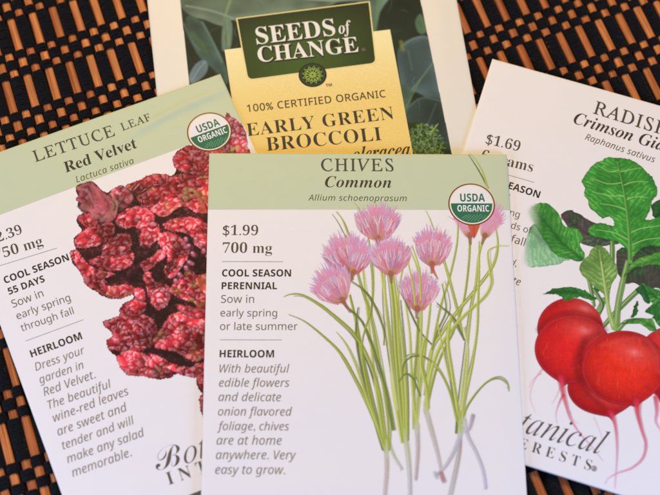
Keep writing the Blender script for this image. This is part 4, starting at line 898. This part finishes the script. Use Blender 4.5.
k.text('INTERESTS', (481.5, 436), (590, 470.8), 'serifb', 1.15, -.012, space=1.62)
c = RA.uv(594, 468.6); k.disc(c, .55, .72, n=26); k.text('R', (592.7, 470.4), (595.4, 471.1), 'sansb', 1.05)
k.build('logo_text', M_DGREY, RA.e)

art = Art(RA, (508, 146, 668, 492), .13)
sh_ = art.al.shape; N1 = vnoise(sh_, 8, 41); N2 = vnoise(sh_, 30, 42); N3 = vnoise(sh_, 2.2, 43)
GD, GM, GL, GB = lin(30, 84, 40), lin(58, 138, 54), lin(130, 190, 84), lin(92, 166, 66)
def rleaf(pts, rib, base, dark, light, nveins=9, fade=None, alpha=1., rough=.5, vw=1.2, seed=0, vlen=26, purple=0.):
    r = np.random.default_rng(seed); ribp = catmull(art.c(rib), False, 8)
    def sh(C, a, sd, X, Y):
        # streaks that fan from the midrib
        D = np.full(X.shape, 1e9); T = np.zeros(X.shape); S = np.zeros(X.shape)
        for i in range(len(ribp)-1):
            ax, ay = ribp[i]; ex, ey = ribp[i+1]-ribp[i]; L2 = ex*ex+ey*ey+1e-9; t = np.clip(((X-ax)*ex+(Y-ay)*ey)/L2, 0, 1); d = np.hypot(X-ax-t*ex, Y-ay-t*ey); m = d < D
            D = np.where(m, d, D); T = np.where(m, (i+t)*math.sqrt(L2), T); S = np.where(m, np.sign((X-ax)*ey-(Y-ay)*ex), S)
        Dp = D/art.k; ph = (T/art.k+Dp*.9)/6.2+S*1.3+(N1[Y, X]-.5)*.7
        f = .5+.5*np.sin(ph*2*math.pi); f2 = .5+.5*np.sin(ph*2*math.pi*3.7+1+4*N2[Y, X])
        g0 = ss(.40*f+.85*N1[Y, X]+.45*N2[Y, X], .35, 1.35)[..., None]; dk2 = dark*.5+base*.5; C = dk2*(1-g0)+base*g0
        hl = (ss(f+.6*N1[Y, X]-.1, .75, 1.35)*(.25+.75*ss(N2[Y, X], .35, .7)))[..., None]*.50; C = C*(1-hl)+light*hl
        C = C*(.95+.09*f2[..., None])*(.80+.38*N2[Y, X][..., None])*(.93+.14*N3[Y, X][..., None])
        nr = np.exp(-(Dp/2.2)**2)[..., None]*.55; C = C*(1-nr)+dark*.6*nr
        ed = np.clip(sd/2.2, 0, 1)[..., None]; C = C*(.72+.28*ed)
        if purple:
            g = ss(vnoise(sh_, 22, seed+3)[Y, X], .35, .65)[..., None]*purple; C = C*(1-g)+lin(92, 62, 74)*g
        if fade is not None:
            fd = ss(X-.35*(Y-Y.min()), *sorted([art.c([fade[0]])[0][0], art.c([fade[1]])[0][0]])); a = a*fd*ss(sd/art.k, -.3, .3+5*(1-fd)); C = C*fd[..., None]+light*(1-fd[..., None])
        return C, a*alpha
    art.poly(pts, base, soft=.9, rough=rough, shade=sh)
def redbulb(cx, cy, rx, ry, hx, hy, tipx, tipy, seed, warm=0., tone=1.):
    """printed radish: rounded shoulders, pinched to the root; drawn highlight is part of the artwork"""
    t = np.linspace(0, 2*math.pi, 46, endpoint=False); pts = []
    for a in t:
        x = cx+rx*math.cos(a); y = cy+ry*math.sin(a)
        ta = math.atan2((tipy-cy)/ry, (tipx-cx)/rx); d = abs((a-ta+math.pi) % (2*math.pi)-math.pi); w = math.exp(-(d/.10)**2)*.62+math.exp(-(d/.36)**2)*.38
        pts.append((x*(1-w)+tipx*w, y*(1-w)+tipy*w))
    hc = art.c([(hx, hy)])[0]; cc = art.c([(cx, cy)])[0]
    def sh(C, a, sd, X, Y):
        e_ = np.hypot((X-cc[0])/(rx*art.k), (Y-cc[1])/(ry*art.k)); h = np.hypot((X-hc[0])/(rx*art.k*1.25), (Y-hc[1])/(ry*art.k*.85))
        core = lin(232, 34, 36) if not warm else lin(242, 48, 30)
        C = core*(1-np.clip((e_-.1)/.95, 0, 1)[..., None]**2.2)+lin(164, 14, 26)*np.clip((e_-.1)/.95, 0, 1)[..., None]**2.2
        g = np.clip(1-h/.70, 0, 1)[..., None]**1.6; C = C*(1-.55*g)+lin(250, 104, 92)*.55*g
        g = np.clip(1-h/.2, 0, 1)[..., None]**1.5; C = C*(1-.32*g)+lin(252, 170, 166)*.32*g
        rimg = np.exp(-((sd-1.2)/1.1)**2)[..., None]*.26; C = C*(1-rimg)+lin(226, 70, 84)*rimg
        return C*tone*(.92+.16*N3[Y, X][..., None])*(.92+.16*N1[Y, X][..., None])*(1-.30*np.exp(-((sd)/1.0)**2))[..., None], a
    art.poly(pts, RD, soft=.8, shade=sh)
def brushwork(cx, cy, rx, ry, n, seed):
    r = np.random.default_rng(seed)
    for _ in range(n):                         # fine meridian strokes that follow the root's roundness
        a = r.uniform(0, 6.28); q = math.sqrt(r.random())*.86; x, y = cx+rx*q*math.cos(a), cy+ry*q*math.sin(a); tx = (x-cx)/rx; L = r.uniform(2, 7)
        pts = [(x-tx*L*.35, y-L*.8*(1 if y < cy else -1)), (x, y), (x+tx*L*.25*(-1 if y > cy else 1), y+L*.8*(1 if y < cy else -1))]
        art.stroke(pts, (.2, r.uniform(.5, 1.1), .2), [lin(250, 96, 70), lin(176, 18, 24), lin(236, 60, 40), lin(196, 20, 44)][r.integers(4)], alpha=r.uniform(.12, .34), soft=1.1)
def root(pts, w, c0=(204, 36, 56), c1=(222, 150, 186), alpha=.9):
    w = np.array(w, float)*np.linspace(.95, .62, len(w))
    art.stroke(pts, tuple(np.array(w)), lin(*c0)*.8, lin(*c1), alpha*.6, soft=1); art.stroke([(x-.4, y) for x, y in pts], tuple(np.array(w)*.55), lin(*c0)*1.15, lin(236, 190, 210), alpha, soft=1.2)
# faint far roots
for pts, w in [([(543, 369), (536, 378), (531, 390), (531, 402), (536, 414)], (2.4, 1.6, 1.2, 1, .6)), ([(541, 374), (533, 380), (529, 388)], (1.4, 1, .6)), ([(560, 388), (556, 398), (552, 404)], (1.6, 1, .6)), ([(570, 412), (573, 420), (578, 424)], (1.4, 1, .5))]: root(pts, w, (216, 130, 160), (226, 186, 206), .6)
root([(656, 398), (657, 412), (656, 422), (662, 432)], (7, 5, 4, 3), (210, 70, 100))
# leaves behind
rleaf([(561, 215), (571, 211), (585, 218), (597, 224), (612, 226), (622, 241), (606, 246), (583, 245), (569, 230)], [(563, 216), (590, 235), (618, 241)], lin(70, 84, 66), lin(44, 46, 44), lin(110, 124, 96), seed=2, purple=.5)
rleaf([(617, 252), (628, 247), (645, 246), (670, 240), (670, 292), (658, 288), (646, 290), (634, 283), (624, 284), (617, 270)], [(618, 282), (640, 266), (668, 258)], lin(58, 84, 56), lin(28, 40, 32), lin(88, 110, 74), seed=3, purple=.4)
rleaf([(653, 204), (670, 196), (670, 224), (656, 219), (652, 212)], [(655, 218), (668, 206)], lin(44, 100, 50), lin(24, 60, 34), GM, seed=4)
rleaf([(534, 224), (526, 237), (523, 250), (521, 262), (527, 267.5), (540, 267), (553, 266), (565, 262), (577, 257), (560, 246), (545, 236)], [(572, 256), (550, 246), (532, 232)], lin(132, 188, 132), lin(92, 156, 100), lin(184, 216, 176), fade=((500, 250), (521, 250)), seed=5, alpha=.95)
rleaf([(529, 206), (535, 203.4), (546, 203.4), (556.6, 211), (561, 219), (566, 227), (576, 228.4), (582.7, 237.5), (580, 246), (585, 255), (582, 262), (571, 260), (560, 258), (551, 251), (544, 241), (537, 231), (529, 220), (524, 212)],
      [(534, 210), (548, 226), (562, 243), (582, 260)], lin(66, 150, 60), lin(34, 98, 44), GL, fade=((510, 215), (536, 215)), seed=6)
# stems
for pts, w, c in [([(643, 286), (620, 308), (602, 328)], (5, 5, 4), (104, 150, 72)), ([(604, 300), (596, 318), (590, 334)], (5, 6, 7), (124, 168, 82)), ([(588, 276), (591, 290), (594, 306)], (4, 4, 3), (92, 140, 66)), ([(612, 242), (612, 262), (608, 290), (606, 302)], (5, 5, 4, 3), (96, 150, 64)),
                  ([(627, 262), (622, 285), (618, 305), (616, 328)], (4, 6, 6, 7), (132, 172, 90)), ([(636, 320), (626, 322), (618, 330)], (3, 4, 5), (118, 160, 78)), ([(594, 290), (602, 304), (600, 312)], (4, 4, 3), (84, 130, 60))]:
    art.stroke(pts, tuple(np.array(w)*1.1), lin(*c)*.45, alpha=.85, soft=.9); art.stroke(pts, tuple(np.array(w)*.78), lin(*c), alpha=.95, soft=1, edge=.7); art.stroke([(x-.8, y) for x, y in pts], 1., lin(190, 212, 140), alpha=.65, soft=.8)
# bulbs
redbulb(570, 329, 33, 31, 585, 309, 575, 356, 1, tone=.95)
redbulb(673, 362, 37, 36, 672, 338, 660, 404, 2)
redbulb(603, 388, 36, 27.5, 606, 396, 612, 421, 3, tone=.84)
art.stroke([(538, 330), (552, 318), (572, 313), (592, 318), (606, 330)], (4, 6, 7, 6, 4), lin(120, 10, 22), alpha=.5, soft=4); redbulb(573, 349, 38.6, 34, 584, 331, 562, 388, 4)
art.stroke([(584, 340), (581, 358), (585, 378), (590, 390)], (4, 7, 8, 4), lin(120, 16, 24), alpha=.45, soft=5)
brushwork(573, 349, 38, 33, 90, 2)
art.stroke([(598, 334), (586, 342), (579, 356), (578, 374), (586, 392), (604, 408)], (6, 9, 10, 9, 8, 4), lin(104, 8, 20), alpha=.5, soft=6)
redbulb(623.5, 368, 42, 37, 634, 353, 637, 409, 5, warm=1)
art.stroke([(600, 346), (640, 338), (655, 352), (658, 372)], (1, 2, 2, 1), lin(250, 140, 120), alpha=.14, soft=6)
brushwork(623.5, 368, 42, 37, 160, 3)
root([(561, 378), (563, 392), (567, 408), (571, 420), (580, 434), (592, 447), (603, 461)], (10, 7, 5, 4, 2.6, 1.6, .8)); root([(563, 396), (559, 404), (556, 414), (557, 424)], (4, 2.4, 1.4, .8), alpha=.7)
root([(611, 413), (615, 424), (617, 440), (617, 460), (615, 488)], (9, 5, 4, 3, 1.6)); root([(637, 401), (638, 414), (642, 430), (646, 444), (643, 458), (632, 468), (618, 473), (609, 478), (605, 484)], (11, 7, 5, 4.4, 4, 3.4, 2.6, 1.6, .8))
root([(594, 418), (600, 432), (604, 446)], (1.4, 1.2, .6), (222, 160, 180), (226, 190, 206), .45)
# foreground leaves
rleaf([(636, 290), (646, 286), (658, 290), (670, 296), (670, 312), (656, 306), (646, 300)], [(638, 291), (654, 296), (669, 304)], GM, GD, GL, seed=21)
rleaf([(652, 318), (660, 310), (670, 308), (670, 334), (662, 328)], [(654, 318), (669, 322)], GM, GD, GL, seed=22)
rleaf([(598, 262), (606, 268), (604, 284), (598, 292), (592, 284), (594, 272)], [(599, 264), (598, 290)], GM, GD, GL, seed=23)
rleaf([(543, 294.5), (549, 291), (556, 288.6), (571, 287.6), (579, 289), (587, 292), (597, 299.6), (590, 300), (580, 298), (573, 299), (566, 301.5), (561, 297), (556, 295.4), (550, 294)], [(545, 294), (562, 292), (580, 294), (596, 299)], GM, GD, GB, seed=7)
rleaf([(637, 301), (634, 306), (633, 312), (630, 318), (635, 317), (638, 312), (638, 304)], [(637, 303), (632, 317)], GM, GD, GB, seed=8)
rleaf([(619, 325), (632, 319), (651, 319), (655, 325), (657, 332), (650, 331), (640, 324), (628, 325)], [(622, 323), (640, 320), (656, 330)], GB, GD, GL, seed=9)
rleaf([(642, 284), (647, 292), (650, 304), (643, 300), (640, 292)], [(643, 286), (648, 302)], lin(50, 110, 60), GD, GM, seed=10); rleaf([(645, 312), (652, 304), (658, 296), (670, 292), (670, 316), (656, 316)], [(646, 313), (658, 304), (669, 300)], GM, GD, GL, seed=11)
BIG = [(617, 158), (625, 158.6), (633, 161), (640, 165), (646, 171.6), (652, 177), (655.5, 184), (657.5, 190), (656.6, 196), (652, 201), (651, 207), (648, 214), (645, 219), (650, 220), (660, 217), (670, 219), (670, 246), (655, 246), (644, 247), (637, 252), (631, 260), (628, 252), (619, 243), (611, 240), (600, 238), (591, 236), (588, 231), (591, 226), (598.6, 223), (606, 224),
       (612, 227), (614, 222), (609, 217), (602, 219), (596, 213), (589, 207), (588, 201), (584, 196), (585, 189), (581.6, 182), (585, 175), (589.5, 169), (594, 164), (601, 161), (608, 157.5)]
rleaf(BIG, [(617, 160), (622, 180), (626, 205), (629, 230), (630, 260)], lin(66, 158, 58), lin(36, 110, 44), lin(134, 204, 92), seed=12, rough=.35)
for s in range(2):
    for a_, b_, c_ in [((619, 170), (610, 172), (598, 166)), ((621, 183), (608, 184), (590, 178)), ((624, 196), (610, 196), (592, 192)), ((626, 210), (614, 206), (600, 204)), ((619, 172), (630, 170), (640, 168)), ((622, 186), (634, 182), (648, 182)), ((625, 200), (636, 197), (648, 198)), ((629, 234), (640, 229), (660, 226)), ((628, 240), (614, 233), (596, 230)), ((630, 246), (645, 240), (664, 238))]:
        art.stroke([a_, b_, c_], (1.5, 1.1, .5) if s == 0 else (.6, .5, .2), lin(150, 208, 104) if s == 0 else lin(196, 228, 150), alpha=.5, soft=1.)
art.stroke([(617, 162), (622, 182), (626, 205), (629, 230), (630, 262)], (1.2, 2, 3, 4, 4.5), lin(110, 180, 80), alpha=.85, soft=1); art.stroke([(618, 164), (623, 184), (627, 206), (630, 232), (631, 260)], (.6, 1, 1.2, 1.4, 1.4), lin(26, 76, 34), alpha=.7, soft=.9)
rleaf([(623, 277), (630, 266), (637, 260), (647, 256), (657, 253.4), (670, 252), (670, 265), (657, 265), (649, 265), (641, 267), (634, 268), (628, 274)], [(625, 275), (640, 265), (668, 258)], GB, lin(44, 120, 48), lin(160, 208, 96), seed=13, rough=.3)
rleaf([(596, 245.7), (602, 247), (607.7, 251), (612, 259), (616.5, 266), (617, 275), (612, 284), (609.5, 293), (609, 303), (606, 300), (601, 292), (592, 285), (585, 278.6), (579, 270), (582.7, 260.5), (588, 256), (591, 250)], [(598, 248), (602, 268), (606, 290), (609, 312)], lin(124, 166, 80), lin(78, 124, 56), lin(196, 214, 140), seed=14, rough=.4)
art.stroke([(599, 250), (602, 270), (606, 292), (609, 312), (614, 328)], (1, 2, 3.4, 4.6, 6.5), lin(160, 190, 96), alpha=.95, soft=1, edge=.75); art.stroke([(601, 262), (605, 290), (609, 314), (613, 326)], 1, lin(214, 226, 160), alpha=.7, soft=.8)
art.build('radish_drawing', M_PRINT, .026)

# ------------------------------------------------------------------ camera
ct, st = math.cos(TILT), math.sin(TILT)
from mathutils import Matrix, Vector
r0, u0, f0 = Vector((1, 0, 0)), Vector((0, ct, st)), Vector((0, st, -ct))
cr, sr = math.cos(ROLL), math.sin(ROLL)
R_, U_ = r0*cr-u0*sr, r0*sr+u0*cr
M = Matrix((R_, U_, -f0)).transposed().to_4x4(); M.translation = Vector((0, -DIST*st, DIST*ct))*MM
cam = bpy.data.cameras.new('camera'); co = bpy.data.objects.new('camera', cam); COL.objects.link(co); co.matrix_world = M
cam.sensor_width = 36; cam.lens = F_PX/660*36; cam.clip_start = .02; cam.clip_end = 20
cam.dof.use_dof = True; cam.dof.focus_distance = (DIST+2)*MM; cam.dof.aperture_fstop = 13
bpy.context.scene.camera = co
# ------------------------------------------------------------------ light: window from the lower left, warm room light from above
def area(name, loc, target, size, power, col):
    l = bpy.data.lights.new(name, 'AREA'); l.shape = 'RECTANGLE'; l.size, l.size_y = size; l.energy = power; l.color = col
    o = bpy.data.objects.new(name, l); COL.objects.link(o); o.location = loc
    o.rotation_euler = (Vector(target)-Vector(loc)).to_track_quat('-Z', 'Y').to_euler(); return o
area('window_light', (-.27, -.20, .13), (-.08, -.10, 0), (.14, .14), .86, (.36, .54, 1.0))
area('second_window_light', (.27, -.24, .14), (.11, -.10, 0), (.14, .14), 1.02, (.27, .49, 1.0))
area('room_light', (-.09, .45, .56), (.02, .03, 0), (.22, .22), 3.95, (1.0, .735, .29))
sc = bpy.context.scene
w = bpy.data.worlds.new('World'); sc.world = w; w.use_nodes = True; bg = w.node_tree.nodes['Background']
bg.inputs[0].default_value = (.78, .78, 1.0, 1); bg.inputs[1].default_value = .26
sc.view_settings.view_transform = 'Standard'; sc.view_settings.look = 'None'; sc.view_settings.gamma = 1; sc.view_settings.exposure = 0
